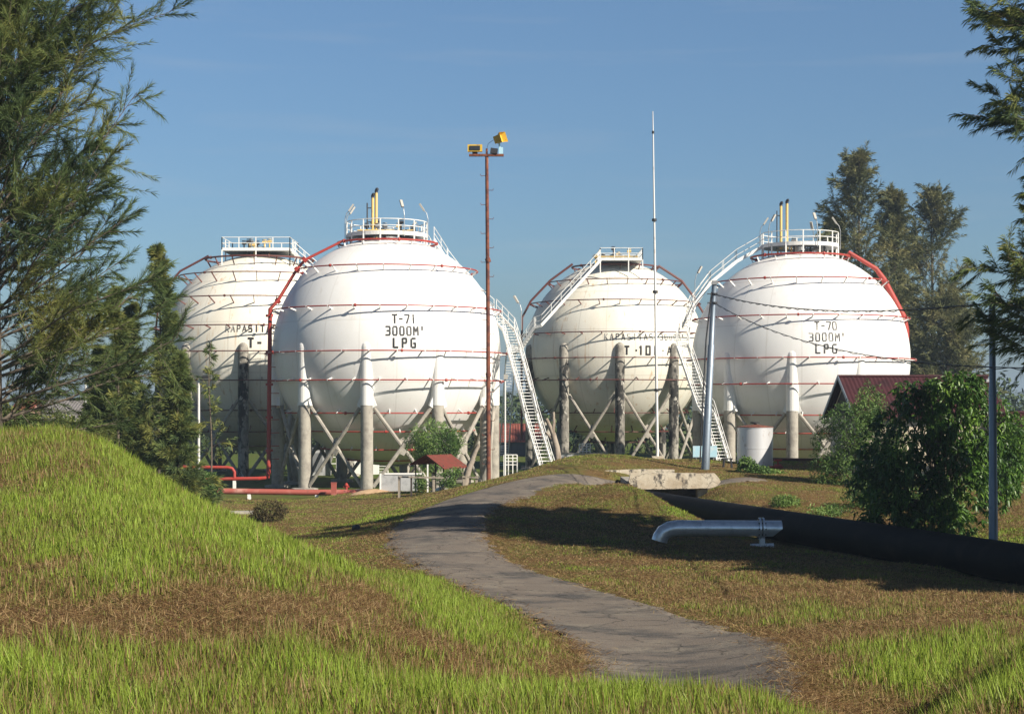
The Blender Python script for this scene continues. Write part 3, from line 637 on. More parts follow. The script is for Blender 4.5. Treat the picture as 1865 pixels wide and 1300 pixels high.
stack(t70, -1.62, -.2, 19.3, 23.1); stack(t70, -1.12, -.2, 19.3, 23.3)
m = MB(); m.tube([(-1.95, -.2, 19.3), (-1.95, -.2, 22.5)], .05, 6); m.tube([(-1.98, -.2, 22.1), (-1.6, -.2, 22.1)], .04, 5); m.build('drain_pipe', M['dark_metal'], t70)
m = MB(); pts = [L70(1545, 459, 136), L70(1596, 490, 136), L70(1609, 508, 136), L70(1646, 578, 135.5), L70(1650, 600, 135.5), L70(1651, 700, 135.5), L70(1651, 850, 135.5)]
m.tube(pts, [.16, .19, .24, .26, .26, .26, .26], 10); m.build('riser_pipe', M['red_pipe'], t70, smooth=True, auto=40)
lamp(t70, -8.9, -1.5, 14.7, 2.6, R_(30), 1); lamp(t71, 10.6, -1.8, 12.2, 2.2, R_(150), 1)

style_rect = (-1.75, 2.35, -5.4, 2.2)
RA = [(8.45, 4.3), (6.85, 6.75), (4.75, 8.5), (1.65, 9.55), (-.8, 9.75), (-2.9, 9.35), (-6.05, 7.4), (-7.9, 5.6), (-9, 3)]
tA, sA, LA, pA = tank('cream rust-streaked spherical tank marked T-101-A behind the tall white mast', 1120, 165, 11.67, RA, .9, 3, 'old', 20.45,
    [('KAPASITAS 3000M^', 1179, 1.17, .56, .545, .085, 'faded_lettering'), ('T.', 1149, -.12, .74, .92, .18, 'bold_lettering'), ('1OI', 1178, -.12, .78, .72, .17, 'bold_lettering'), ('.A', 1210, -.12, .74, .72, .12, 'bold_lettering')],
    [(-1.8, -6.3, 20.3), (-7.5, -6.9, 14.0), (-8.1, -6.6, 13.8), (-9.6, -5.8, 11.6), (-10.4, -5.4, 11.4), (-11.2, 3, 0.1)], .9,
    [(0, 1, 0), (0, 1, 0), (.2, 1, 0), (.2, 1, 0), (1, .1, 0)])
m = MB(); m.tube([LA(1043, 481, 163), LA(1002, 511, 163), LA(967, 548, 163), LA(951, 578, 163), LA(950, 640, 163), LA(950, 800, 163)], .11, 8); m.build('riser_pipe', M['brown_pipe'], tA, smooth=True, auto=40)
m = MB(); m.tube([LA(1199, 484, 163), LA(1242, 512, 163), LA(1263, 540, 163), LA(1284, 575, 163), LA(1286, 760, 163)], .12, 8); m.build('riser_pipe', M['brown_pipe'], tA, smooth=True, auto=40)
style_rect = (-2.9, 3.2, -3.2, 2.4)
RB = [(8.5, 4.9), (6.9, 7.3), (4.7, 9.0), (2.15, 9.75), (-.1, 9.9), (-2.6, 9.5), (-5.2, 8.4), (-7.1, 6.6), (-8.4, 4.5)]
tB, sB, LB, pB = tank('cream rust-streaked spherical tank partly hidden behind the T-71 tank at left', 473, 151, 11.13, RB, .9, -9, 'old', 20.3,
    [('KAPA', 431, 1.85, .56, .50, .09, 'faded_lettering'), ('SITAS', 478, 1.85, .56, .52, .12, 'bold_lettering'), ('T-', 465, .62, .76, .74, .19, 'bold_lettering'), ('1OI', 507, .62, .76, .72, .17, 'bold_lettering')],
    [(3.3, -1.8, 20.2), (5.4, -2.2, 18.4), (7.7, -2.6, 16.2), (9.9, -2.2, 12.2), (11, 4, 0)], .9, [(0, 1, 0), (0, 1, 0), (.3, 1, 0), (1, .1, 0)])
m = MB(); m.tube([LB(380, 466, 150), LB(328, 494, 150), LB(290, 540, 150), LB(284, 600, 150), LB(284, 850, 150)], .10, 8); m.build('riser_pipe', M['brown_pipe'], tB, smooth=True, auto=40)

# ------------------------------------------------------------------ masts, poles and wires
b = P(890, 877, 95); b.z = h1(b.x, b.y) - .05
t = thing('floodlight_mast', b, 'tall rusty red steel mast with climbing rungs and yellow floodlights on top', 'floodlight mast')
top = P(886.5, 284, 95) - b
m = MB(); m.tube([(0, 0, -.3), top * .5 + Vector((.02, 0, 0)), top], [.14, .12, .10], 10)
for z in (top.z * .33, top.z * .68): m.tube([Vector((0, 0, z - .12)) + top * 0, Vector((top.x * z / top.z, 0, z + .12))], .16, 10)
m.build('pole', M['rust'], t, smooth=True, auto=40)
for k in range(21):
    z = top.z - 1.15 - k * .83
    if z < .6: break
    s = -1 if k % 2 == 0 else 1; cx = top.x * z / top.z
    m = MB(); m.tube([(cx, 0, z), (cx + s * .34, 0, z - .01), (cx + s * .37, 0, z + .09)], .018, 5); m.build('rung', M['rust'], t)
m = MB(); m.box(top + Vector((-.02, 0, .03)), (2.0, .28, .12)); m.tube([top + Vector((0, 0, .05)), top + Vector((0, 0, .42))], .06, 8); m.build('crossbar', M['rust'], t)
m = MB(); c = top + Vector((-.68, -.05, .42)); m.box(c, (.84, .34, .40)); fl = m.build('floodlight', M['lamp_yellow'], t)
m = MB(); m.box(c + Vector((0, -.19, 0)), (.60, .05, .24)); m.build('lens', M['glass_dark'], fl)
m = MB(); m.bar(c + Vector((0, 0, -.19)), c + Vector((0, 0, -.33)), .3, .06); m.build('lamp_bracket', M['dark_metal'], fl)
m = MB(); c = top + Vector((.66, 0, .95)); rt = Matrix.Rotation(R_(-18), 3, 'Y') @ Matrix.Rotation(R_(55), 3, 'Z'); m.box(c, (.46, .3, .42), rot=rt)
m.add([c + rt @ Vector(v) for v in ((-.2, -.15, -.2), (.2, -.15, -.2), (.2, -.15, .2), (-.2, -.15, .2), (-.32, -.4, -.3), (.32, -.4, -.3), (.32, -.4, .3), (-.32, -.4, .3))], [(0,1,5,4), (1,2,6,5), (2,3,7,6), (3,0,4,7)])
f2 = m.build('floodlight', M['lamp_yellow'], t)
m = MB(); m.tube([c + Vector((.05, 0, -.2)), top + Vector((.80, 0, .1))], .05, 6); m.box(top + Vector((.82, 0, .28)), (.24, .3, .38)); m.build('ballast_box', M['sky_blue'], f2)
m = MB(); m.box(top + Vector((.42, -.06, .26)), (.42, .3, .30), rot=Matrix.Rotation(R_(8), 3, 'Y')); m.build('floodlight', M['dark_metal'], t)
m = MB(); m.tube([top + Vector((0, 0, .35)), top + Vector((.08, 0, .7)), top + Vector((.5, 0, .98))], .012, 4); m.build('cable', M['dark_metal'], t)

b = P(1197.5, 833, 103); b.z = h1(b.x, b.y) - .05
t = thing('lightning_mast', b, 'very tall thin white mast on a small concrete block', 'mast')
top = P(1189, 203, 103) - b
m = MB(); m.tube([(0, 0, .2), top * .47, top * .69, top * .94], [.095, .08, .06, .04], 10); m.build('pole', M['mast_white'], t, smooth=True, auto=40)
m = MB(); m.tube([top * .94, top], [.04, .025], 6); m.build('tip', M['mast_white'], t)
for f_, r_ in ((.205, .16), (.485, .17), (.69, .15), (.94, .08)):
    m = MB(); m.tube([top * f_ - Vector((0, 0, .08)), top * f_ + Vector((0, 0, .08))], r_, 10); m.build('collar', M['dark_metal'], t)
m = MB(); m.box((0, 0, .05), (.72, .7, .62)); m.build('base_block', M['parapet'], t)

def pole(label, px, py, D, tpx, tpy, r0, r1, group='grey steel poles carrying the wires'):
    b = P(px, py, D); b.z = h1(b.x, b.y) - .1
    t = thing('utility_pole', b, label, 'utility pole', group); top = P(tpx, tpy, D) - b
    m = MB(); m.tube([(0, 0, -.2), top * .34, top * .345, top * .67, top * .675, top], [r0, r0 * .93, (r0 + r1) / 2 * 1.05, (r0 + r1) / 2, r1 * 1.1, r1], 14)
    m.build('pole', M['galv'], t, smooth=True, auto=35)
    m = MB(); m.tube([top + Vector((0, 0, -.02)), top + Vector((0, 0, .04))], r1 * 1.25, 12); m.build('cap', M['galv'], t)
    for dz in (.55, 1.05):
        m = MB(); c = top + Vector((0, 0, -dz)); m.tube([c, c - Vector((0, 0, .12))], r1 * 1.3, 12); m.tube([c + Vector((-r1 * 1.4, -r1, -.06)), c + Vector((-r1 * 3, -r1 * 2, -.06))], .03, 6); m.build('wire_clamp', M['dark_metal'], t)
    return t, b, top
pole1, b1, tp1 = pole('grey steel pole leaning slightly beside the pale concrete bridge parapet', 1284, 857, 93, 1301, 516, .235, .14)
m = MB(); m.tube([tp1 + Vector((-.16, -.1, -.5)), tp1 * .7 + Vector((-.32, -.1, 0)), tp1 * .4 + Vector((-.34, -.15, 0)), Vector((-.3, -.2, .5))], .045, 5); m.build('cable', M['dark_metal'], pole1)
m = MB(); m.box(tp1 + Vector((.0, -.1, .03)), (.30, .2, .22)); m.build('junction_box', M['grey_metal'], pole1)
pole2, b2, tp2 = pole('grey steel pole standing behind the black pipeline in front of the broad-leaved tree', 1809.5, 985, 52, 1807, 540, .145, .095)
def wire(label, a, bq, sag, r=.016, n=40, twist=0):
    m = MB(); a, bq = Vector(a), Vector(bq); pts = []
    o = Vector(a)
    for k in range(n + 1):
        s = k / n; p = a.lerp(bq, s); p.z -= sag * 4 * s * (1 - s); pts.append(p - o)
    m.tube(pts, r, 5)
    if twist: m.tube([p + Vector((0, .03 * math.cos(k * 1.9), .035 * math.sin(k * 1.9) - .03)) for k, p in enumerate(pts)], r * .8, 4)
    ob = m.build('overhead_wire', M['dark_metal']); ob.location = o; return tag(ob, label, 'wire', 'wires strung between the poles')
A1 = b1 + tp1 + Vector((0, 0, -.6)); A2 = b1 + tp1 + Vector((0, 0, -1.1)); B1 = b2 + tp2 + Vector((0, 0, -.2)); B2 = b2 + tp2 + Vector((0, 0, -.45))
wire('upper twisted black wire sagging between the two grey steel poles', A1, B1, .55, .022, 90, 1)
wire('lower thin wire slanting down across the T-70 tank to the right', A2, P(2050, 668, 40), 1.1, .017, 90, 1)
wire('short black wire leaving the right-hand steel pole towards the frame edge', B1, P(2150, 590, 30), .15, .018, 30, 1)

def lamp_post(label, px, pyb, pyt, D, r, mat, head=True, spotted=False):
    b = P(px, pyb, D); b.z = min(b.z, h1(b.x, b.y)); t = thing('lamp_post', b, label, 'lamp post'); top = P(px, pyt, D) - b
    m = MB(); m.tube([(0, 0, -.2), top], [r, r * .8], 8); m.build('pole', M[mat], t, smooth=True, auto=40)
    m = MB(); m.tube([top, top + Vector((.1, 0, .1)), top + Vector((.3, -.1, .12))], r * .7, 6); m.build('arm', M['grey_metal'], t)
    m = MB(); m.box(top + Vector((.38, -.12, .1)), (.34, .3, .16)); m.build('lamp_head', M['white_paint' if head else 'dark_metal'], t)
lamp_post('white lamp post between the big left tree and the young casuarinas', 156, 790, 694, 120, .09, 'mast_white')
lamp_post('thin whitish flaking pole in front of the left cream tank', 362, 870, 690, 88, .075, 'mast_white', False)
b = P(942, 850, 121); b.z = 0
t = thing('lamp_post', P(920, 870, 118) * 1.0, 'slim white pole beside the foot of the T-71 staircase', 'lamp post'); t.location.z = 0
m = MB(); zt = P(920, 690, 118).z; m.tube([(0, 0, 0), (0, 0, zt)], .06, 8); m.build('pole', M['mast_white'], t); m = MB(); m.box((.05, 0, zt + .15), (.3, .3, .35)); m.build('lamp_head', M['lamp_grey'], t)

# ------------------------------------------------------------------ vent tank, parapets, pipes
b = P(1375, 850, 100); b.z = h1(b.x, b.y) - .1
t = thing('vent_tank', b, 'small upright silver cylindrical tank with a rusty lid behind green creepers', 'small tank')
rr = 32.5 / F * 100; z1 = P(0, 778, 100).z - b.z
m = MB(); m.lathe([(rr, 0), (rr, z1 * .48), (rr + .012, z1 * .48), (rr + .012, z1 * .5), (rr, z1 * .5), (rr, z1 - .04), (rr + .02, z1 - .04), (rr + .02, z1), (rr, z1)], 40); m.build('body', M['silver_tank'], t, smooth=True, auto=30)
m = MB(); m.lathe([(rr + .03, z1), (rr + .03, z1 + .04), (rr * .5, z1 + .12), (.2, z1 + .17), (.001, z1 + .17)], 40); m.build('lid', M['rust'], t)
m = MB(); m.lathe([(.1, z1 + .17), (.1, z1 + .24), (.28, z1 + .24), (.28, z1 + .32), (.001, z1 + .33)], 16); m.build('vent_cap', M['dark_metal'], t)

def beam(name, label, corners, th, mat, chip=0.02):
    """upright slab: corners = polygon (x along, z) in its own plane from a to b"""
    a, bq, poly = corners; a, bq = Vector(a), Vector(bq); u = (bq - a); u.z = 0; L = u.length; u = u.normalized(); w = Vector((-u.y, u.x, 0)); r = random.Random(5)
    m = MB(); pts = []
    for i in range(len(poly)):
        p, q = poly[i], poly[(i+1) % len(poly)]; n = max(1, int(math.hypot((q[0]-p[0]) * L, q[1]-p[1]) / .25))
        for k in range(n):
            s = k / n; pts.append(((p[0] + (q[0]-p[0]) * s) * L + r.uniform(-chip, chip), p[1] + (q[1]-p[1]) * s + r.uniform(-chip, chip)))
    n = len(pts); vs = [u * x + Vector((0, 0, z)) - w * th / 2 for x, z in pts] + [u * x + Vector((0, 0, z)) + w * th / 2 for x, z in pts]
    fs = [tuple(range(n)), tuple(range(2*n-1, n-1, -1))] + [(i, i + n, (i+1) % n + n, (i+1) % n) for i in range(n)]
    m.add(vs, fs); o = m.build(name, M[mat]); o.location = a; return tag(o, label, 'bridge parapet', None)
a = P(1148, 888, 82); c = P(1312, 888, 82); a.z = c.z = 0
zt = P(0, 861, 82).z; zb = P(0, 889, 82).z
beam('bridge_parapet', 'pale weathered concrete parapet of the small bridge over the black pipeline', (a, c, [(0, zb + .1), (.08, zb - .05), (.90, zb + .02), (.96, zb + .12), (1.0, zb + .33), (.98, zb + .52), (.93, zt - .02), (.3, zt + .01), (0, zt - .01), (-.02, zb + .35)]), .32, 'parapet', .012)
a = P(1070, 860, 89); c = P(1228, 856, 89); a.z = c.z = 0; zt = P(0, 852, 89).z
beam('bridge_parapet', 'low far concrete kerb of the bridge, half sunk in the dry grass', (a, c, [(0, zt - .9), (1, zt - .9), (1, zt - .08), (.6, zt - .06), (0, zt - .18)]), .3, 'parapet', .008)
# bridge deck under the road
m = MB(); dz = P(0, 884, 83).z; m.box((0, 0, 0), (4.3, 5.2, .3)); o = m.build('bridge_deck', M['concrete']); o.location = (7.9, 84.9, 2.48); tag(o, 'dark concrete slab carrying the road over the pipeline trench', 'bridge deck')
m = MB(); m.box((0, 0, 0), (.5, .8, 1.5)); o = m.build('bridge_abutment', M['parapet']); c = P(1283, 893, 81.5); o.location = (c.x, c.y + 1.25, 1.75); tag(o, 'small pale concrete support under the right end of the bridge parapet', 'bridge support')

m = MB(); pts = []
for k, (x, y, z) in enumerate(((21.5, 25, 1.95), (17.8, 38, 1.85), (14.9, 48, 1.82), (11, 61.5, 1.80), (7.3, 74.5, 1.80), (5.8, 80, 1.80), (4.1, 86, 1.75), (2.5, 92, 1.6))): pts.append(Vector((x, y, z)))
m.tube(pts, .60, 28)
o = m.build('pipeline', M['black_pipe'], smooth=True, auto=50); tag(o, 'large black pipeline running along the trench under the bridge', 'pipeline')

DP = 57.0
b = P(1300, 985, DP); b.z = h1(b.x, b.y)
t = thing('drain_pipe', b, 'silver pipe with a bent end and flange lying above the dark grass', 'pipe')
q = lambda px, py: P(px, py, DP) - b
rr = 14.5 / F * DP; pts = [q(1201, 985), q(1203, 978), q(1209, 969), q(1219, 963.5), q(1232, 961.5), q(1245, 961.5), q(1320, 961.5), q(1386, 962)]
m = MB(); m.tube(pts, rr, 24); m.build('pipe_body', M['silver'], t, smooth=True, auto=40)
m = MB(); a0 = q(1390, 962); a1 = q(1423, 962)
vs = []; n = 24
for k in range(n):
    th = 2 * math.pi * k / n; y_, z_ = math.cos(th) * rr, math.sin(th) * rr
    vs.append(a0 + Vector((0, y_, z_)))
for k in range(n):
    th = 2 * math.pi * k / n; y_, z_ = math.cos(th) * rr, math.sin(th) * rr
    vs.append(a1 + Vector((-.30 * (z_ < 0) * (-z_ / rr) ** .8 if z_ < 0 else 0, y_, z_)))
m.add(vs, [(k, (k+1) % n, (k+1) % n + n, k + n) for k in range(n)]); m.build('pipe_stub', M['silver'], t, smooth=True)
for dx in (1383.5, 1389.5):
    m = MB(); c = q(dx, 962); m.tube([c - Vector((.035, 0, 0)), c + Vector((.035, 0, 0))], rr + .10, 24); f_ = m.build('flange', M['silver'], t, smooth=True, auto=40)
m = MB()
for k in range(10):
    th = 2 * math.pi * k / 10; c = q(1386.5, 962) + Vector((0, math.cos(th) * (rr + .06), math.sin(th) * (rr + .06))); m.tube([c - Vector((.13, 0, 0)), c + Vector((.13, 0, 0))], .028, 6)
m.build('flange_bolts', M['dark_metal'], t)
m = MB(); zb = h1(b.x + 1.7, b.y) - b.z; c = q(1388, 990); c.z = zb
m.box(c + Vector((0, 0, .1)), (.16, .3, .5)); m.tube([c + Vector((-.4, 0, .03)), c + Vector((.4, 0, .05))], .09, 8); m.build('support', M['silver_tank'], t)

# fire main and pipes by the tanks
def pipe_thing(name, label, cat, pts, r, mat, sup=(), group=None, n=12, supmat='white_paint'):
    b = Vector(pts[0]); b.z = h1(b.x, b.y); t = thing(name, b, label, cat, group)
    m = MB(); m.tube([Vector(p) - b for p in pts], r, n); m.build('pipe_body', M[mat], t, smooth=True, auto=50)
    for s in sup:
        s = Vector(s); g = h1(s.x, s.y); m = MB(); m.bar((s.x - b.x, s.y - b.y, g - b.z - .1), (s.x - b.x, s.y - b.y, s.z - b.z - r * .7), .22, .22); m.build('support', M[supmat], t)
    return t
pipe_thing('fire_main', 'thick faded red pipe lying low across the grass in front of the T-71 tank', 'pipe', [P(330, 893, 112), P(560, 896.5, 112), P(690, 896.5, 112), P(712, 893, 114)], .20, 'pink_pipe', [P(338, 896, 112), P(454, 896, 112), P(577, 896, 112)])
pipe_thing('water_pipe', 'red pipe with an elbow bending down behind the green bush at left', 'pipe', [P(330, 850, 124), P(415, 851, 124), P(423, 853, 124), P(427, 859, 124), P(427, 872, 124)], .12, 'red_pipe', [P(350, 851, 124)])
pipe_thing('water_pipe', 'long red header pipe feeding the foot of the red riser', 'pipe', [P(280, 874, 124), P(400, 872, 124), P(470, 871, 124), P(483, 870, 125.5), P(488, 864, 127)], .13, 'red_pipe', [P(427, 873, 124), P(330, 873, 124)])
b = P(608, 905, 111); b.z = h1(b.x, b.y)
t = thing('marker_post', b, 'square faded red post standing in front of the thick red pipe', 'post'); m = MB(); m.box((0, 0, .38), (.34, .34, .95)); m.build('shaft', M['pink_pipe'], t); m = MB(); m.box((0, 0, .875), (.38, .38, .05)); m.build('post_cap', M['pink_pipe'], t)
b = P(631, 895, 114.5); b.z = h1(b.x, b.y)
t = thing('fire_hydrant', b, 'small red fire hydrant on the grass under the T-71 tank', 'hydrant')
m = MB(); m.lathe([(.16, 0), (.16, .06), (.09, .08), (.09, .5), (.14, .52), (.14, .6), (.10, .64), (.06, .72), (.001, .75)], 12); m.build('barrel', M['red_pipe'], t, smooth=True, auto=40)
for s in (-1, 1): m = MB(); m.tube([(0, 0, .45), (s * .2, 0, .45)], .06, 8); m.build('outlet', M['red_pipe'], t)
b = P(1415, 868, 98); b.z = h1(b.x, b.y)
t = thing('valve_assembly', b, 'small red valve and bent pipe right of the silver tank', 'valve')
m = MB(); q = lambda px, py: P(px, py, 98) - b
m.tube([q(1400, 850), q(1425, 850), q(1428, 855), q(1432, 868), q(1438, 872), q(1450, 873)], .06, 8); m.build('pipe_body', M['red_pipe'], t)
m = MB(); m.tube([q(1417, 860), q(1417, 838)], .05, 8); m.tube([q(1411, 850), q(1423, 850)], .15, 8); m.tube([q(1410, 838), q(1424, 838)], .06, 8); m.build('valve_body', M['red_pipe'], t)
pipe_thing('water_pipe', 'dark red horizontal pipe running right from the silver tank towards the bushes', 'pipe', [P(1408, 836, 101), P(1480, 837, 101), P(1540, 838, 101)], .09, 'brown_pipe')
b = P(1325, 868, 95); b.z = h1(b.x, b.y)
t = thing('metal_stand', b, 'small dark angle-iron stand left of the creepers', 'stand')
for x, y in ((-.25, -.2), (.25, -.2), (.25, .2), (-.25, .2)): m = MB(); m.bar((x, y, -.1), (x * .8, y * .8, .5), .07, .07); m.build('leg', M['dark_metal'], t)
m = MB(); m.box((0, 0, .52), (.55, .45, .06)); m.build('top', M['dark_metal'], t)

# sign board at the foot of the T-70 stairs
b = P(1284, 838, 106); b.z = h1(b.x, b.y)
t = thing('sign_board', b, 'pale blue blank sign board behind the leaning steel pole', 'sign')
zc_ = P(0, 822, 106).z - b.z
m = MB(); m.box((0, 0, zc_), (1.55, .06, .72)); m.build('panel', M['sky_blue'], t)
for s in (-1, 1): m = MB(); m.box((s * .55, .05, zc_ / 2 - .05), (.07, .05, zc_ + .3)); m.build('leg', M['grey_metal'], t)

# corner wall, shelter, rail fence near T-71
b = P(727, 893, 108); b.z = h1(b.x, b.y)
t = thing('concrete_wall', b, 'grey concrete block wall beside the rusty-roofed shelter', 'wall')
m = MB(); m.box((0, 0, .45), (2.4, .18, 1.3)); m.build('face_panel', M['wall_grey'], t); m = MB(); m.box((.35, .02, 1.15), (2.6, .3, .1)); m.box((-1.22, 0, .5), (.1, .24, 1.36)); m.build('coping', M['white_paint'], t)
Ab = P(779, 829, 103); gz = h1(Ab.x, Ab.y); b = Vector((Ab.x, Ab.y, gz))
t = thing('shelter', b, 'small open shelter with a rusty red sheet roof beside the rail fence', 'shelter')
A_ = Ab - b; d = Vector((.62, .78, 0)); w = Vector((.78, -.62, 0))
r1 = A_ - d * .2; r2 = A_ + d * 2.2
def corrug(m, p, q, q2, p2, n=14, amp=.03):
    p, q, q2, p2 = map(Vector, (p, q, q2, p2)); up = (q - p).cross(p2 - p).normalized(); vs = []; fs = []
    for k in range(n * 2 + 1):
        s = k / (n * 2); o = up * (amp if k % 2 else -amp); vs += [p.lerp(q, s) + o, p2.lerp(q2, s) + o]
    k0 = len(vs); vs += [Vector(v) - up * .02 for v in vs]
    for k in range(n * 2): fs.append((2*k, 2*k+2, 2*k+3, 2*k+1)); fs.append((k0+2*k+1, k0+2*k+3, k0+2*k+2, k0+2*k))
    m.add(vs, fs)
m = MB(); corrug(m, r1, r2, r2 + w * 1.5 + Vector((0, 0, -.80)), r1 + w * 1.5 + Vector((0, 0, -.83))); m.build('roof_sheet', M['rust_roof'], t)
m = MB(); corrug(m, r2, r1, r1 - w * 1.35 + Vector((0, 0, -.62)), r2 - w * 1.35 + Vector((0, 0, -.6))); m.build('roof_sheet', M['rust_roof'], t)
for k, (a_, s_, mt) in enumerate(((.1, 1.2, 'dark_wood'), (2.0, 1.2, 'wood'), (.1, -1.1, 'dark_wood'), (2.0, -1.1, 'dark_wood'))):
    c = A_ + d * a_ + w * s_; m = MB(); m.bar((c.x, c.y, -.2), (c.x, c.y, A_.z - .6), .08, .08); m.build('post', M[mt], t)
m = MB(); m.bar(Vector((A_.x + .02, A_.y - .4, -.3)), Vector((A_.x + .02, A_.y - .4, A_.z - .55)), .09, .09); m.build('post', M['white_paint'], t)
m = MB(); m.slab(A_ + w * .3 - Vector((0, .3, A_.z + .3)), A_ + w * 1.3 - Vector((0, .3, A_.z + .25)), A_ + w * 1.3 - Vector((0, .3, A_.z - .5)), A_ + w * .3 - Vector((0, .3, A_.z - .1)), .05); m.build('side_panel', M['sky_blue'], t)
for k, (x0, x1, y, posts) in enumerate(((727, 808, 868, (727, 749, 790)), (843, 872, 868, (845, 856, 868)))):
    D_ = 99 + k; b = P(x0, 905 - 12 * k, D_); b.z = h1(b.x, b.y)
    t = thing('rail_fence', b, ('short weathered wooden rail fence in front of the concrete wall', 'stub of grey post fence left of the rusty mast')[k], 'fence', 'wooden rail fences')
    m = MB(); m.bar(P(x0 - 1, y, D_) - b, P(x1, y + 2, D_) - b, .09, .1); m.build('rail', M['wood'], t)
    for j, p in enumerate(posts):
        c = P(p, y, D_); g = h1(c.x, c.y); m = MB(); m.bar((c.x - b.x, c.y + .08 - b.y, g - b.z - .2), (c.x - b.x, c.y + .08 - b.y, c.z - b.z + .05), .15 if j != 1 else .11, .12); m.build('post', M['dark_wood' if j == 1 else 'wood'], t)

# dead tree stumps
def dead(label, base, limbs, name='dead_tree'):
    b = Vector(base); b.z = h1(b.x, b.y) - .1; t = thing(name, b, label, 'dead tree')
    for i, (pts, rs) in enumerate(limbs):
        m = MB(); m.tube([Vector(p) - b for p in pts], rs, 9); m.build('trunk' if i == 0 else 'limb', M['dead_wood'], t, smooth=True, auto=60)
D_ = 104
dead('bare forked dead tree trunk leaning beside the T-71 staircase', P(1018, 850, D_), [([P(1019, 856, D_), P(1014, 815, D_), P(1007, 788, D_)], [.24, .2, .17]), ([P(1007, 790, D_), P(1001, 775, D_), P(995, 762, D_)], [.15, .12, .1]), ([P(1006, 790, D_), P(1009, 770, D_), P(1008, 750, D_)], [.14, .1, .08]), ([P(1005, 800, D_), P(997, 790, D_), P(995, 787, D_)], [.09, .08, .07])])
dead('short broken stump right of the forked dead trunk', P(1028, 850, D_), [([P(1028, 853, D_), P(1027, 842, D_), P(1029, 831, D_)], [.15, .12, .06])])
D_ = 101
dead('pale leaning dead trunk between the shelter and the rusty mast', P(862, 862, D_), [([P(846, 885, D_), P(855, 850, D_), P(862, 835, D_)], [.2, .19, .16]), ([P(860, 838, D_), P(866, 822, D_), P(872, 810, D_)], [.15, .13, .11])])

# low wall, railings and sheds behind
b = P(1058, 842, 140); b.z = 0
t = thing('low_wall', P(1058, 842, 141).xyz * 1, 'low dark grey wall below the T-101-A tank', 'wall'); t.location.z = 0
zt = P(0, 826, 141).z; m = MB(); m.box((0, 0, zt / 2), (4.6, .25, zt)); m.build('face_panel', M['wall_grey'], t); m = MB(); m.box((0, 0, zt + .03), (4.7, .32, .08)); m.build('coping', M['concrete'], t)
def railing(label, x0, x1, ytop, ybot, D, n, rows=4):
    b = P(x0, ybot, D); t = thing('guard_railing', b, label, 'railing', 'white guard railings'); hh = (ybot - ytop) / F * D
    a = Vector((0, 0, 0)); c = P(x1, ybot, D) - b
    for k in range(n): q = a.lerp(c, k / (n - 1)); m = MB(); m.bar((q.x, 0, -b.z * (b.z > 0)), (q.x, 0, hh), .09, .09); m.build('post', M['white_paint'], t)
    m = MB()
    for k in range(rows): m.bar((a.x, 0, hh * (k + 1) / rows), (c.x, 0, hh * (k + 1) / rows), .08, .08)
    m.build('rails', M['white_paint'], t)
railing('white guard railing in the gap left of the T-71 staircase foot', 918, 942, 828, 852, 145, 4, 4)
railing('white pipe railing beneath the right side of the T-101-A tank', 1055, 1075, 808, 826, 150, 4, 4)
railing('white railing glimpsed between the columns under the T-71 tank', 566, 660, 832, 868, 165, 9, 3)
def shed(name, label, x0, x1, ye, yr, yb, D, dep, roofmat, wallmat, win=0, over=.4, group=None):
    a = P(x0, ye, D); c = P(x1, ye, D); zr = P(0, yr, D).z; w = c.x - a.x; g = min(0, P(0, yb, D).z) if P(0, yb, D).z < 1 else P(0, yb, D).z
    b = Vector(((a.x + c.x) / 2, D, g)); t = thing(name, b, label, 'building', group); ze = a.z - g; zr -= g
    m = MB(); m.box((0, dep / 2, ze / 2), (w, dep, ze))
    for s in (-1, 1): m.add([(s * w / 2, 0, ze), (s * w / 2, dep, ze), (s * w / 2, dep / 2, zr - .05)], [(0, 1, 2)])
    wl_ = m.build('wall', M[wallmat], t)
    for s, y0 in ((1, -over), (-1, dep + over)):
        m = MB(); slope = (zr - ze) / (dep / 2); p = [(-w/2 - over, y0, ze - slope * over), (w/2 + over, y0, ze - slope * over), (w/2 + over, dep/2, zr), (-w/2 - over, dep/2, zr)]
        if s < 0: p = [p[1], p[0], p[3], p[2]]
        corrug(m, *p, n=int(w / .35) + 4, amp=.035); m.build('roof', M[roofmat], t)
    m = MB(); m.tube([(-w/2 - over, dep/2, zr + .02), (w/2 + over, dep/2, zr + .02)], .09, 6); m.build('ridge_cap', M[roofmat], t)
    for k in range(win):
        x = -w/2 + w * (k + .5) / win; m = MB(); m.box((x, -.03, ze * .55), (min(1.4, w / win * .6), .1, min(1.1, ze * .4))); f_ = m.build('window', M['white_paint'], t)
        m = MB(); m.box((x, -.07, ze * .55), (min(1.2, w / win * .5), .06, min(.9, ze * .32))); m.build('pane', M['glass_dark'], f_)
    return t
shed('shed', 'dark blue shed with a rusty red roof seen left of the T-71 staircase', 905, 985, 801, 773, 850, 205, 6, 'rust_roof', 'dark_wall', 0)
shed('storehouse', 'long low building with a wide grey roof beyond the left mound', 60, 215, 765, 728, 790, 170, 12, 'grey_roof', 'cream_wall', 5)
shed('house', 'small reddish brick hut showing through the big left tree', 26, 52, 745, 730, 800, 150, 4, 'rust_roof', 'pink_wall', 1)
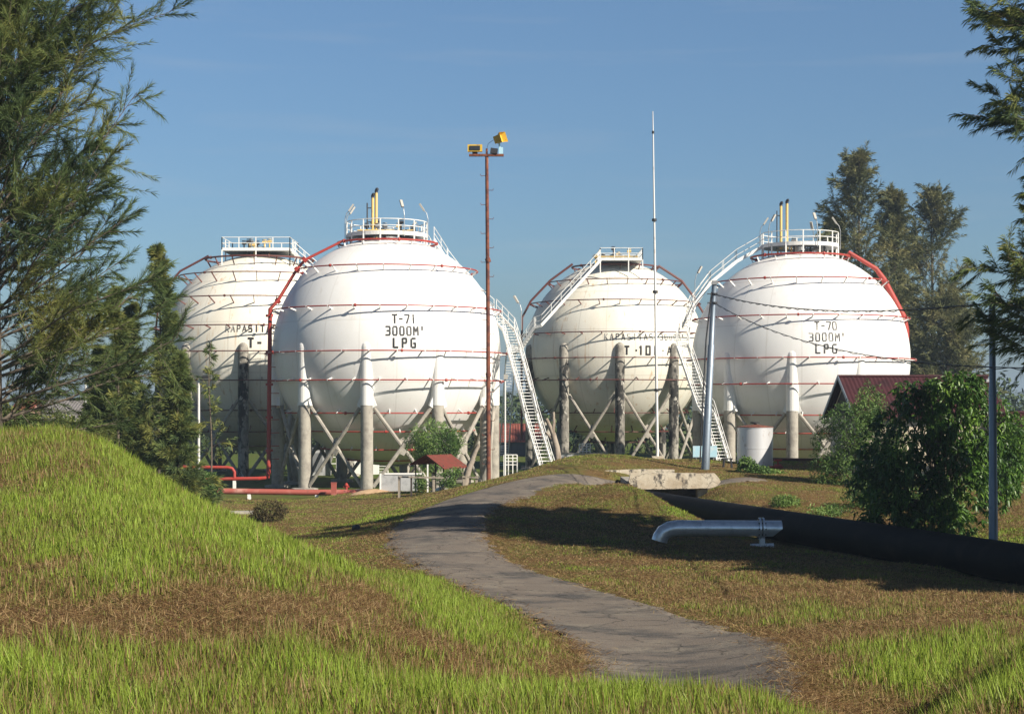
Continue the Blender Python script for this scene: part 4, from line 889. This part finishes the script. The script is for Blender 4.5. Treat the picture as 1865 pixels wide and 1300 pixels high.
# the barn behind the trees at right (gable end towards the left)
D_ = 98; ax = P(1527, 686, D_); bx = P(1798, 690, D_)
g = h1(ax.x + 4, D_); b = Vector(((ax.x + bx.x) / 2, D_, g - .1)); t = thing('barn', b, 'barn with a steep maroon sheet roof behind the broad-leaved tree', 'building')
w = bx.x - ax.x; zr = ax.z - b.z; hw = 4.9; ze = zr - 2.45
m = MB(); m.box((0, 0, ze / 2), (w - .8, 2 * hw - .8, ze)); 
for s in (-1, 1): m.add([(s * (w/2 - .4), -hw + .4, ze), (s * (w/2 - .4), hw - .4, ze), (s * (w/2 - .4), 0, zr - .15)], [(0, 1, 2)])
m.build('wall', M['cream_wall'], t)
m = MB(); m.add([(-w/2 + .38, -hw + .9, ze + .1), (-w/2 + .38, hw - .9, ze + .1), (-w/2 + .38, 0, zr - .4)], [(0, 1, 2)]); m.build('gable_boards', M['dark_wood'], t)
for s in (-1, 1):
    p = [(-w/2, -hw, ze), (w/2, -hw, ze), (w/2, 0, zr), (-w/2, 0, zr)]
    if s > 0: p = [(w/2, hw, ze), (-w/2, hw, ze), (-w/2, 0, zr), (w/2, 0, zr)]
    m = MB(); corrug(m, *p, n=36, amp=.012); m.build('roof', M['maroon_roof'], t)
m = MB(); m.tube([(-w/2 - .05, 0, zr + .03), (w/2 + .05, 0, zr + .03)], .1, 6); m.build('ridge_cap', M['maroon_roof'], t)
for s in (-1, 1): m = MB(); m.bar((-w/2 - .04, s * hw, ze - .05), (-w/2 - .04, 0, zr - .02), .05, .22); m.build('barge_board', M['galv'], t)
for x in (-2.5, 0.4, 3): m = MB(); m.box((x, -hw + .37, ze * .5), (1.2, .08, 1.1)); f_ = m.build('window', M['dark_wood'], t)
m = MB(); m.box((w/2 + .02, -.2, zr - .55), (.5, .9, .8)); m.build('gable_vent', M['wall_grey'], t)
shed('house', 'small house with a purplish roof cut by the right edge of the photo', 1868, 2130, 790, 752, 868, 88, 7, 'maroon_roof', 'cream_wall', 3, .6)
# sand and slabs
b = P(682, 900, 108); b.z = h1(b.x, b.y) - .05
vs = []; n = 20
m = MB(); m.lathe([(1.5, -.15), (1.25, .05), (.8, .2), (.35, .3), (.001, .33)], 18)
o = m.build('sand_pile', M['sand'], smooth=True); o.location = b; o.scale = (1.1, .8, .9); tag(o, 'low heap of orange sand left of the grey concrete wall', 'sand pile')
b = P(440, 936, 88); b.z = h1(b.x, b.y) + .08
m = MB(); m.box((0, 0, 0), (1.5, .8, .16)); o = m.build('concrete_slab', M['concrete']); o.location = b; o.rotation_euler = (0, .02, .5); tag(o, 'flat grey concrete slab lying in the grass left of the brown bush', 'slab')
b = P(649, 966, 67); b.z = h1(b.x, b.y) + .08
m = MB(); m.lathe([(.13, -.16), (.13, .1), (.10, .14), (.001, .14)], 10); o = m.build('bucket', M['dark_metal']); o.location = b; o.rotation_euler = (R_(80), 0, .6); tag(o, 'small dark bucket tipped over at the left road edge', 'bucket')
# drums and stuff under T-71
for i, (px, D_, hh, mt, lb) in enumerate(((580, 150, 2.4, 'wall_grey', 'pale grey pump cabinet between the T-71 columns at left'), (668, 152, 2.0, 'white_paint', 'white pump cabinet behind the T-71 columns at right'))):
    b = P(px, 870, D_); b.z = 0; t = thing('pump_cabinet', b, lb, 'cabinet'); m = MB(); m.box((0, 0, hh / 2), (2.2, 1.2, hh)); m.build('body', M[mt], t)
    m = MB(); m.box((0, 0, hh + .05), (2.4, 1.4, .1)); m.build('lid', M['grey_metal'], t); m = MB(); m.box((0, -.62, hh * .5), (.9, .05, hh * .7)); m.build('door', M['grey_metal'], t)

# ------------------------------------------------------------------ foliage
def needles(P0, D0, n_per, length, width, droop, jit, r):
    """thin triangles leaving points P0 in directions around D0"""
    k = len(P0) * n_per; p = np.repeat(P0, n_per, 0); d = np.repeat(D0, n_per, 0)
    d = nrm(d + r.normal(0, jit, (k, 3)) + np.array([0, 0, -droop])); L = length * r.uniform(.6, 1.3, (k, 1))
    side = nrm(np.cross(d, r.normal(0, 1, (k, 3)))); w = width * r.uniform(.7, 1.2, (k, 1))
    a = p + d * L * .15 - side * w / 2; b = p + d * L * .15 + side * w / 2; mid = p + d * L * .6 + side * w * .6; c = p + d * L + np.array([0, 0, -1.]) * L * droop * .4
    V = np.stack([a, b, c, mid], 1).reshape(-1, 3)
    T = np.arange(k)[:, None] * 4 + np.array([[0, 1, 3, 2]]); return V, T, k
def casuarina(name, label, base, height, prim, spread, elev, mat, seed, z_first=.12, lean=(0, 0), nlen=.3, nw=.03, n_sec=12, n_pts=7, n_nd=7, r0=.22, az=None, group=None, shape='cone', cat='tree', droop=.35, prim_list=None, trunks=None):
    r = np.random.default_rng(seed); b = Vector(base); t = thing(name, b, label, cat, group)
    H_ = height; ls = np.array([lean[0], lean[1], 0.])
    tr = MB(); tp = lambda s: np.array([0, 0, s * H_]) + ls * s * s * H_ + np.array([.12 * math.sin(s * 7 + seed), .12 * math.cos(s * 5), 0]) * s
    tr.tube([tp(s) for s in np.linspace(-.03, 1, 14)], [r0 * (1 - .92 * max(s, 0)) + .01 for s in np.linspace(-.03, 1, 14)], 8)
    P0 = []; D0 = []
    jobs = []
    for k in range(prim):
        s = z_first + (1 - z_first) * (k + r.random()) / prim
        a = az[0] + (az[1] - az[0]) * r.random() if az else r.random() * 2 * math.pi
        if shape == 'cone': Lp_ = spread * (1 - s) ** .75 + spread * .12
        elif shape == 'open': Lp_ = spread * (1 - .45 * s)
        else: Lp_ = spread * math.sin(math.pi * min(1, .18 + .82 * s)) ** .6 + .1 * spread
        el = elev[0] + (elev[1] - elev[0]) * s + r.normal(0, .12)
        jobs.append((s, a, Lp_ * r.uniform(.65, 1.15), el))
    for j in (prim_list or []): jobs.append(j)
    for s, a, Lp_, el in jobs:
        o = tp(s); d = np.array([math.cos(a) * math.cos(el), math.sin(a) * math.cos(el), math.sin(el)])
        n = 7; pts = [o]
        for q in range(n): d = nrm(d + r.normal(0, .07, 3) + np.array([0, 0, .03])); pts.append(pts[-1] + d * Lp_ / n)
        pts = np.array(pts); rb = max(.01, r0 * .24 * (1 - .6 * s) * min(1, Lp_ / 3 + .2))
        tr.tube(pts, [rb * (1 - .85 * q / n) for q in range(n + 1)], 5, caps=False)
        for m_ in range(n_sec):
            u = .10 + .92 * (m_ + r.random()) / n_sec; u = min(u, .999); f = u * n; i = int(f); c = pts[i] * (1 - f + i) + pts[i+1] * (f - i); dd = nrm(pts[i+1] - pts[i])
            sd_ = nrm(dd * .9 + r.normal(0, .6, 3) + np.array([0, 0, .12])); Ls = Lp_ * .34 * (1.2 - u) + nlen * 1.6 * min(1, Lp_ / 2.2)
            Ls *= r.uniform(.6, 1.3); e_ = c
            q = np.linspace(.1, 1, n_pts)[:, None]; cur = c + sd_ * Ls * q + np.array([0, 0, -1.]) * (q ** 2) * Ls * .22 * droop
            P0.append(cur); D0.append(np.repeat(sd_[None], n_pts, 0))
            if Ls > .5: tr.tube([c, c + sd_ * Ls * .55, cur[-1]], [rb * .35, rb * .2, .004], 3, caps=False)
    tr.build('trunk', M['bark'], t, smooth=True)
    P0 = np.concatenate(P0); D0 = np.concatenate(D0)
    V, T, k = needles(P0, D0, n_nd, nlen, nw, droop, .33, r)
    clump = fbm(P0[:, 0] / (spread * .25) + seed, P0[:, 2] / (spread * .25), 3); tint = np.clip(.5 + (np.repeat(clump, n_nd) - .5) * 1.6 + r.normal(0, .16, k), 0, 1)
    npmesh('crown', V, T, M[mat], t, np.repeat(tint, 4)); return t
def ground_pt(px, D, dz=-.15):
    x = (px - CX) / F * D; return (x, D, h1(x, D) + dz)

def leafcloud(name, label, base, lobes, n, L, Wd, mat, seed, droop=.3, shell=.55, cluster=1, trunk=None, cat='bush', group=None, kind=None, flat=.0, stems=True):
    """leaves spread through lobes (cx,cy,cz,rx,ry,rz) given relative to base"""
    r = np.random.default_rng(seed); b = Vector(base); lb = np.array(lobes, float); vol = (lb[:, 3] * lb[:, 4] * lb[:, 5]) ** (2/3); pick = r.choice(len(lb), n, p=vol / vol.sum())
    d = nrm(r.normal(0, 1, (n, 3))); rad = 1 - (r.random((n, 1)) ** 1.6) * (1 - shell); rad = rad * (1 + (fbm(d[:, 0:1] * 3 + seed + pick[:, None], d[:, 2:3] * 3, 3) - .5) * .55)
    c = lb[pick, :3] + d * rad * lb[pick, 3:6]
    keep = fbm(c[:, 0] * 1.4 / max(.3, lb[:, 3].mean() / 1.2) + seed, c[:, 2] * 1.4 / max(.3, lb[:, 3].mean() / 1.2) + c[:, 1], 3) > .36; c = c[keep]; d = d[keep]
    c = c[c[:, 2] > -.05] if kind is None else c; d = d[:len(c)] if len(d) != len(c) else d
    k = len(c) * cluster; cc = np.repeat(c, cluster, 0) + r.normal(0, L * .12, (k, 3)) * (cluster > 1); out = np.repeat(d[:len(c)], cluster, 0)
    dirn = nrm(out * .5 + r.normal(0, .75, (k, 3)) + np.array([0, 0, -droop])); Ls = L * r.uniform(.55, 1.25, (k, 1))
    side = nrm(np.cross(dirn, r.normal(0, 1, (k, 3)) + np.array([0, 0, 1.2]))); up = np.cross(side, dirn); w = Wd * r.uniform(.7, 1.2, (k, 1))
    p0 = cc; p1 = cc + dirn * Ls * .45 - side * w / 2 - up * w * .12; p2 = cc + dirn * Ls * .5 + up * w * .1; p3 = cc + dirn * Ls * .45 + side * w / 2 - up * w * .12
    p4 = cc + dirn * Ls + np.array([0, 0, -1.]) * Ls * droop * .3
    V = np.stack([p0, p1, p4, p3, p2], 1).reshape(-1, 3); i5 = np.arange(k)[:, None] * 5
    T = np.concatenate([i5 + np.array([[0, 1, 4]]), i5 + np.array([[1, 2, 4]]), i5 + np.array([[2, 3, 4]]), i5 + np.array([[3, 0, 4]])])
    cl = np.repeat(fbm(c[:, 0] * 1.1 + seed, c[:, 2] * 1.1, 3), cluster); tint = np.clip(.45 + (cl - .5) * 1.2 + r.normal(0, .2, k), 0, 1)
    if kind:
        o = npmesh(name, V, T, M[mat], None, np.repeat(tint, 5)); o.location = b; return tag(o, label, cat, group, kind)
    t = thing(name, b, label, cat, group)
    npmesh('crown', V, T, M[mat], t, np.repeat(tint, 5))
    m = MB()
    if trunk: m.tube([(0, 0, -.2), (trunk[1] * .3, 0, trunk[2] * .5), (trunk[1], 0, trunk[2])], [trunk[0], trunk[0] * .8, trunk[0] * .5], 8)
    s0 = Vector((trunk[1], 0, trunk[2])) if trunk else Vector((0, 0, -.1)); rr = random.Random(seed)
    for a in lb:
        for q in range(4):
            e_ = Vector((a[0] + rr.uniform(-.6, .6) * a[3], a[1] + rr.uniform(-.6, .6) * a[4], a[2] + rr.uniform(-.2, .7) * a[5])); mid = s0.lerp(e_, .5) + Vector((0, 0, .12 * e_.z)); q0 = (trunk[0] * .4 if trunk else .03)
            m.tube([s0, mid, e_], [q0, q0 * .7, q0 * .3], 5, caps=False)
    m.build('trunk' if trunk else 'stems', M['bark'], t, smooth=True); return t

# the big casuarina at left: several boughs rising from a trunk left of the frame edge
tb = ground_pt(-10, 47)
pl = []
r = random.Random(11)
for (s, a, L_, el) in ((.07, .05, 5.2, .30), (.10, -.2, 5.8, .36), (.16, .15, 5.4, .45), (.22, -.1, 4.8, .5), (.27, .1, 4.4, .42), (.33, 0, 4.6, .6), (.38, -.3, 4.0, .5), (.42, .2, 4.6, .75), (.5, -.05, 4.8, .8), (.56, .2, 4.8, .85), (.62, -.1, 4.8, .8), (.68, .1, 4.6, .7), (.66, .1, 5.8, .74), (.70, -.1, 5.9, .78), (.76, .2, 5.4, .70), (.73, 0, 5.6, .85), (.64, .3, 5.5, .8), (.79, -.2, 5.2, .75), (.3, .0, 4.9, .95), (.36, .1, 6.4, 1.05), (.45, -.1, 6.6, 1.0)): pl.append((s, a, L_, el))
casuarina('casuarina_tree', 'large feathery casuarina filling the left edge of the photo', tb, 15.5, 95, 5.0, (.3, 1.0), 'casuarina', 21, z_first=.02, nlen=.26, nw=.011, n_sec=24, n_pts=14, n_nd=9, r0=.22, shape='open', lean=(.02, 0), prim_list=pl, droop=.12)
# the one off the right edge whose boughs reach in and whose shadow crosses the road
tx, ty = 17.6, 48.0; tb = (tx, ty, h1(tx, ty) - .2)
pl = []
r = random.Random(4)
for n_, lo_, hi_, reach in ((9, .30, .42, 4.8), (5, .49, .57, 3.3), (17, .62, .99, 4.0)):      # boughs on the side towards the road
    for k in range(n_): pl.append((lo_ + (hi_ - lo_) * k / n_, math.pi + r.uniform(-.5, .5), reach * r.uniform(.7, 1.05), r.uniform(.05, .38)))
casuarina('casuarina_tree', 'dark casuarina with boughs reaching in from the right edge', tb, 20.5, 60, 2.7, (.1, .7), 'casuarina', 5, z_first=.25, nlen=.25, nw=.010, n_sec=24, n_pts=15, n_nd=5, r0=.2, shape='open', droop=.45, prim_list=pl)
# more of the same trees to the right of the frame: their shade lies on the trench and the turf
for i, (x, y, hh, lb) in enumerate(((23.5, 37, 12.5, 'lowest casuarina of the row beyond the right edge shading the black pipeline'), (25.5, 41.5, 14.5, 'tall casuarina farther along beyond the right edge'), (21.5, 45.0, 16.5, 'third casuarina of the row beyond the right edge'), (20.8, 50.5, 22.5, 'tallest casuarina beyond the right edge whose shade crosses the road'))):
    casuarina('casuarina_tree', lb, (x, y, h1(x, y) - .2), hh, 60, 4.0, (.1, .7), 'casuarina', 50 + i, z_first=.12, nlen=.6, nw=.22, n_sec=12, n_pts=8, n_nd=8, r0=.28, shape='oval', droop=.6)
# young casuarinas at left
for i, (px, D_, top_, sp_, lb) in enumerate(((290, 76, 455, 2.3, 'tallest young casuarina standing right before the left cream tank'), (214, 74, 532, 1.9, 'young casuarina in the middle of the three behind the mound'), (240, 78, 560, 1.8, 'shorter young casuarina tucked between its two taller neighbours'), (180, 80, 640, 1.8, 'low casuarina sapling nearest the white lamp post'), (325, 73, 655, 1.7, 'low bushy casuarina right of the tallest young one'))):
    gb = ground_pt(px, D_); hh = P(0, top_, D_).z - gb[2]
    casuarina('young_casuarina', lb, gb, hh, 44, sp_ * .9, (.5, 1.15), 'casuarina', 60 + i, z_first=.02, nlen=.34, nw=.014, n_sec=12, n_pts=9, n_nd=6, r0=.09, shape='cone', group='young casuarinas behind the mound')
gb = ground_pt(384, 86); casuarina('sapling', 'thin sparse sapling in front of the left cream tank', gb, P(0, 620, 86).z - gb[2], 18, 1.3, (.5, .9), 'casuarina', 81, z_first=.3, nlen=.3, nw=.035, n_sec=5, n_pts=4, n_nd=4, r0=.05)
# casuarinas behind the T-70 tank
for i, (px, D_, top_, sp_, lb) in enumerate(((1563, 178, 298, 6.2, 'tallest brownish casuarina behind the right shoulder of the T-70 tank'), (1628, 182, 362, 4.6, 'middle casuarina behind the T-70 tank'), (1697, 186, 360, 6.0, 'rightmost tall casuarina behind the T-70 tank'), (1518, 190, 405, 3.6, 'casuarina just showing beside the T-70 platform'), (1725, 176, 560, 5.0, 'low spreading casuarina behind the barn roof'))):
    gb = (P(px, 0, D_).x, D_, 0); casuarina('casuarina_tree', lb, gb, P(0, top_, D_).z, 66, sp_ * 1.05, (.25, 1.2), 'casuarina_dry', 90 + i, z_first=.12, nlen=.62, nw=.05, n_sec=13, n_pts=8, n_nd=6, r0=.35, shape='oval', group='casuarinas behind the T-70 tank')

# broad-leaved tree at right
gb = ground_pt(1715, 60); bz = gb[2]
def lobe(px, py, rx, ry, dy=0, D=60, ref=gb, ryd=None):
    p = P(px, py, D + dy); return (p.x - ref[0], p.y - ref[1], p.z - ref[2], rx / F * D, (ryd or rx) / F * D, ry / F * D)
lobes = [lobe(1730, 745, 75, 65), lobe(1660, 800, 85, 75, -.5), lobe(1790, 790, 65, 75, .2), lobe(1640, 880, 85, 70, -.8), lobe(1725, 880, 80, 70, -.8), lobe(1810, 860, 50, 70, .3), lobe(1620, 940, 60, 35, -1), lobe(1700, 950, 80, 35, -1), lobe(1680, 720, 50, 35, .3), lobe(1755, 705, 40, 28), lobe(1600, 850, 45, 55)]
leafcloud('broadleaf_tree', 'dense dark green broad-leaved tree with drooping leaves behind the pipeline', gb, lobes, 3300, .26, .085, 'leaf', 31, droop=.75, cluster=7, trunk=(.18, .1, 1.6), cat='tree', shell=.5)
gb = ground_pt(1560, 86)
lobes = [lobe(1585, 740, 32, 45, D=86, ref=gb), lobe(1555, 780, 55, 50, D=86, ref=gb), lobe(1510, 800, 30, 50, D=86, ref=gb), lobe(1600, 810, 55, 60, D=86, ref=gb), lobe(1500, 850, 26, 40, D=86, ref=gb), lobe(1560, 855, 60, 38, D=86, ref=gb)]
leafcloud('bush', 'tall light green bush between the barn gable and the broad-leaved tree', gb, lobes, 6500, .20, .055, 'bush_leaf', 32, droop=.2, cluster=3, shell=.4)
gb = ground_pt(1645, 74); leafcloud('bush', 'dark undergrowth at the lower left of the broad-leaved tree', gb, [lobe(1600, 905, 60, 35, D=74, ref=gb), lobe(1690, 905, 70, 40, D=74, ref=gb)], 3500, .2, .06, 'bush_leaf', 33, cluster=2, shell=.4)
gb = ground_pt(1790, 78); leafcloud('bush', 'leafy bush right of the steel pole behind the broad-leaved tree', gb, [lobe(1830, 850, 36, 52, D=78, ref=gb), lobe(1850, 800, 26, 40, D=78, ref=gb)], 1500, .24, .08, 'leaf', 34, cluster=4, shell=.4)
gb = ground_pt(1385, 92); leafcloud('creeper', 'bright green creepers around the foot of the silver tank', gb, [lobe(1360, 856, 20, 22, D=92, ref=gb), lobe(1385, 864, 30, 16, D=92, ref=gb), lobe(1412, 868, 20, 13, D=92, ref=gb)], 4200, .16, .09, 'bush_leaf', 35, cluster=2, shell=.4)
gb = ground_pt(790, 109); leafcloud('round_tree', 'small round leafy tree behind the rusty shelter roof', gb, [lobe(790, 798, 46, 32, D=109, ref=gb), lobe(765, 812, 30, 24, D=109, ref=gb), lobe(818, 806, 26, 28, D=109, ref=gb), lobe(790, 840, 30, 20, D=109, ref=gb)], 5000, .2, .06, 'bush_leaf', 36, cluster=2, trunk=(.12, 0, 1.2), cat='tree', shell=.4)
gb = ground_pt(363, 84); leafcloud('bush', 'round green bush at the right foot of the mound by the thin pole', gb, [lobe(363, 885, 32, 30, D=84, ref=gb), lobe(345, 875, 22, 20, D=84, ref=gb), lobe(385, 895, 18, 22, D=84, ref=gb)], 3600, .16, .07, 'bush_leaf', 37, cluster=2, shell=.4)
gb = ground_pt(490, 79); leafcloud('bush', 'brownish low bush on the slope in front of the thick red pipe', gb, [lobe(492, 930, 30, 20, D=79, ref=gb), lobe(475, 940, 20, 14, D=79, ref=gb)], 1500, .16, .05, 'brown_leaf', 38, cluster=2, shell=.4)
gb = ground_pt(800, 100); leafcloud('creeper', 'dark creepers growing under the shelter roof', gb, [lobe(765, 880, 12, 20, D=100, ref=gb), lobe(812, 872, 22, 14, D=100, ref=gb), lobe(830, 858, 14, 8, D=100, ref=gb)], 1300, .14, .06, 'bush_leaf', 39, cluster=2, shell=.3)
gb = ground_pt(1258, 99); leafcloud('bush', 'tiny dry brown bush just behind the bridge parapet', gb, [lobe(1258, 845, 6, 12, D=99, ref=gb)], 120, .14, .04, 'brown_leaf', 40, cluster=2, shell=.2)
for i, (px, D_, py, rx, ry) in enumerate(((1430, 75, 915, 30, 14), (1515, 72, 932, 45, 14))):
    gb = ground_pt(px, D_); leafcloud('bush', ('dark weed tuft on the bank above the pipeline, nearer the bridge', 'dark weed tuft on the bank above the pipeline, nearer the big tree')[i], gb, [lobe(px, py, rx, ry, D=D_, ref=gb)], 700, .16, .05, 'bush_leaf', 41 + i, cluster=2, shell=.2)
gb = ground_pt(60, 56); leafcloud('bush', 'low dark thicket behind the crest of the mound', gb, [lobe(20, 770, 60, 30, D=56, ref=gb), lobe(100, 775, 60, 22, D=56, ref=gb), lobe(-40, 760, 60, 45, D=56, ref=gb)], 4000, .2, .05, 'casuarina', 44, cluster=2, shell=.3)
# the far wood
rw = random.Random(2); lobes = []
for k in range(150):
    x = -170 + k * 2.2 + rw.uniform(-2, 2); y = rw.uniform(-25, 40); hh = rw.uniform(6.5, 10.5) * (1 + .3 * math.sin(k * .13)); lobes.append((x, y, hh * .55, rw.uniform(3, 5), 4, hh * .55))
for k in range(70):
    x = -75 + k * 2.1 + rw.uniform(-2, 2); y = -82 + rw.uniform(-8, 8); hh = rw.uniform(3.2, 5.0); lobes.append((x, y, hh * .5, rw.uniform(2.2, 3.5), 2.5, hh * .55))
leafcloud('far_wood', 'distant hazy wood beyond the tanks', (0, 300, 0), lobes, 42000, 1.3, .65, 'far_leaf', 45, cluster=1, cat='wood', kind='stuff', shell=.6)

# ------------------------------------------------------------------ grass: blades and straw
def blades(name, label, D0, D1, dens, hgt, wid, seed, thr, straw=False, xl=-.33, xr=.33, maxg=1.0):
    r = np.random.default_rng(seed)
    area = (xr - xl) * (D1**2 - D0**2) / 2; n = int(area * dens)
    y = np.sqrt(r.uniform(D0**2, D1**2, n)); x = r.uniform(xl, xr, n) * y
    g = green(x, y); rd_ = road_dist(x, y)
    jit = r.normal(0, .14, n)
    if straw: ok = (rd_ > -np.abs(r.normal(0, .32, n))) & (r.random(n) < np.clip(1.15 - g, .15, 1))
    else: ok = (rd_ > -.02 + jit * 1.3) & (r.random(n) < np.clip((g - thr) * 1.25, .10, 1)) & (g < 9)
    if y.max() > 40:                                                 # keep blades out of the tanks' yard and trench
        ok &= ~((np.abs(x - (14.9 - (y - 48) * .287)) < .75) & (y > 20) & (y < 92))
    x, y, g = x[ok], y[ok], g[ok]; n = len(x); z = H(x, y) - .01; rd_ = rd_[ok]; z = z + .03 * (rd_ < .1)
    if straw:
        a = r.uniform(0, 2*math.pi, n); el = np.abs(r.normal(0, .32, n)); L = hgt * r.uniform(.4, 1.4, n); lift = r.uniform(0, .05, n)
        d = np.stack([np.cos(a) * np.cos(el), np.sin(a) * np.cos(el), np.sin(el)], -1); tint = np.clip(r.uniform(.0, .46, n), 0, 1); z = np.where(rd_ > .05, z + lift, z + .062)
    else:
        clump = fbm(x / .35 + 5, y / .35, 2)
        L = hgt * r.uniform(.45, 1.25, n) * (.55 + .6 * g) * (.6 + .8 * clump) * np.clip(.4 + rd_ / 1.2, .4, 1); d = nrm(np.stack([r.normal(0, .17, n) - .04, r.normal(0, .17, n), np.ones(n)], -1))
        tint = np.clip(.60 + r.normal(0, .13, n) + (g - .5) * .35, .42, 1); dry = r.random(n) < np.clip(.62 - g * .7, .07, .6); tint = np.where(dry, r.uniform(.1, .42, n), tint)
    p = np.stack([x, y, z], -1); f_ = r.uniform(0, 2*math.pi, n); f_ = np.where(r.random(n) < .6, f_ * .25 - .8, f_)
    if straw:
        side = nrm(np.cross(d, np.array([0, 0, 1.]) + r.normal(0, .5, (n, 3))))
    else: side = np.stack([np.cos(f_), np.sin(f_), np.zeros(n)], -1)
    w = (wid * r.uniform(.6, 1.25, n))[:, None]; L = L[:, None]; bend = nrm(r.normal(0, 1, (n, 3)) * np.array([1, 1, 0]))
    m = p + d * L * .55 + bend * L * .05; tip = p + d * L + bend * L * r.uniform(.0, .32, (n, 1)) * (0 if straw else 1)
    V = np.stack([p - side * w / 2, p + side * w / 2, m + side * w * .42, m - side * w * .42, tip], 1).reshape(-1, 3); i5 = np.arange(n)[:, None] * 5
    T = np.concatenate([i5 + np.array([[0, 1, 2]]), i5 + np.array([[0, 2, 3]]), i5 + np.array([[3, 2, 4]])])
    o = npmesh(name, V, T, M['grass'], None, np.repeat(tint, 5)); return tag(o, label, 'grass' if not straw else 'straw', None, 'stuff')
blades('grass', 'tall bright green grass blades along the bottom of the photo', 10.5, 19, 800, .27, .011, 1, .0)
blades('grass', 'green grass sprouting over the left mound and verges', 19, 46, 420, .22, .014, 2, .05)
blades('grass', 'short turf beyond the bend of the road', 46, 112, 130, .09, .03, 3, -.5)
blades('grass', 'short olive turf on the near slopes', 10.5, 48, 620, .085, .013, 6, -.6)
blades('dry_straw', 'dry brown straw littering the near ground', 10.5, 30, 900, .15, .0065, 4, 0, True)
blades('dry_straw', 'dry brown straw on the middle ground and road edges', 30, 75, 200, .15, .012, 5, 0, True)

# ------------------------------------------------------------------ the air
m = MB(); m.box((0, 0, 26), (7600, 7600, 56)); hz = m.build('haze', None if False else M['hill'])
hm = bpy.data.materials.new('haze'); hm.use_nodes = True; hn, hl = hm.node_tree.nodes, hm.node_tree.links; hn.clear()
pv = hn.new('ShaderNodeVolumePrincipled'); pv.inputs['Color'].default_value = (.50, .64, .82, 1); pv.inputs['Density'].default_value = 0.00035; pv.inputs['Anisotropy'].default_value = 0.0
ho = hn.new('ShaderNodeOutputMaterial'); hl.new(pv.outputs[0], ho.inputs['Volume'])
hz.data.materials.clear(); hz.data.materials.append(hm); hz.location = (0, 0, 0); tag(hz, kind='stuff')
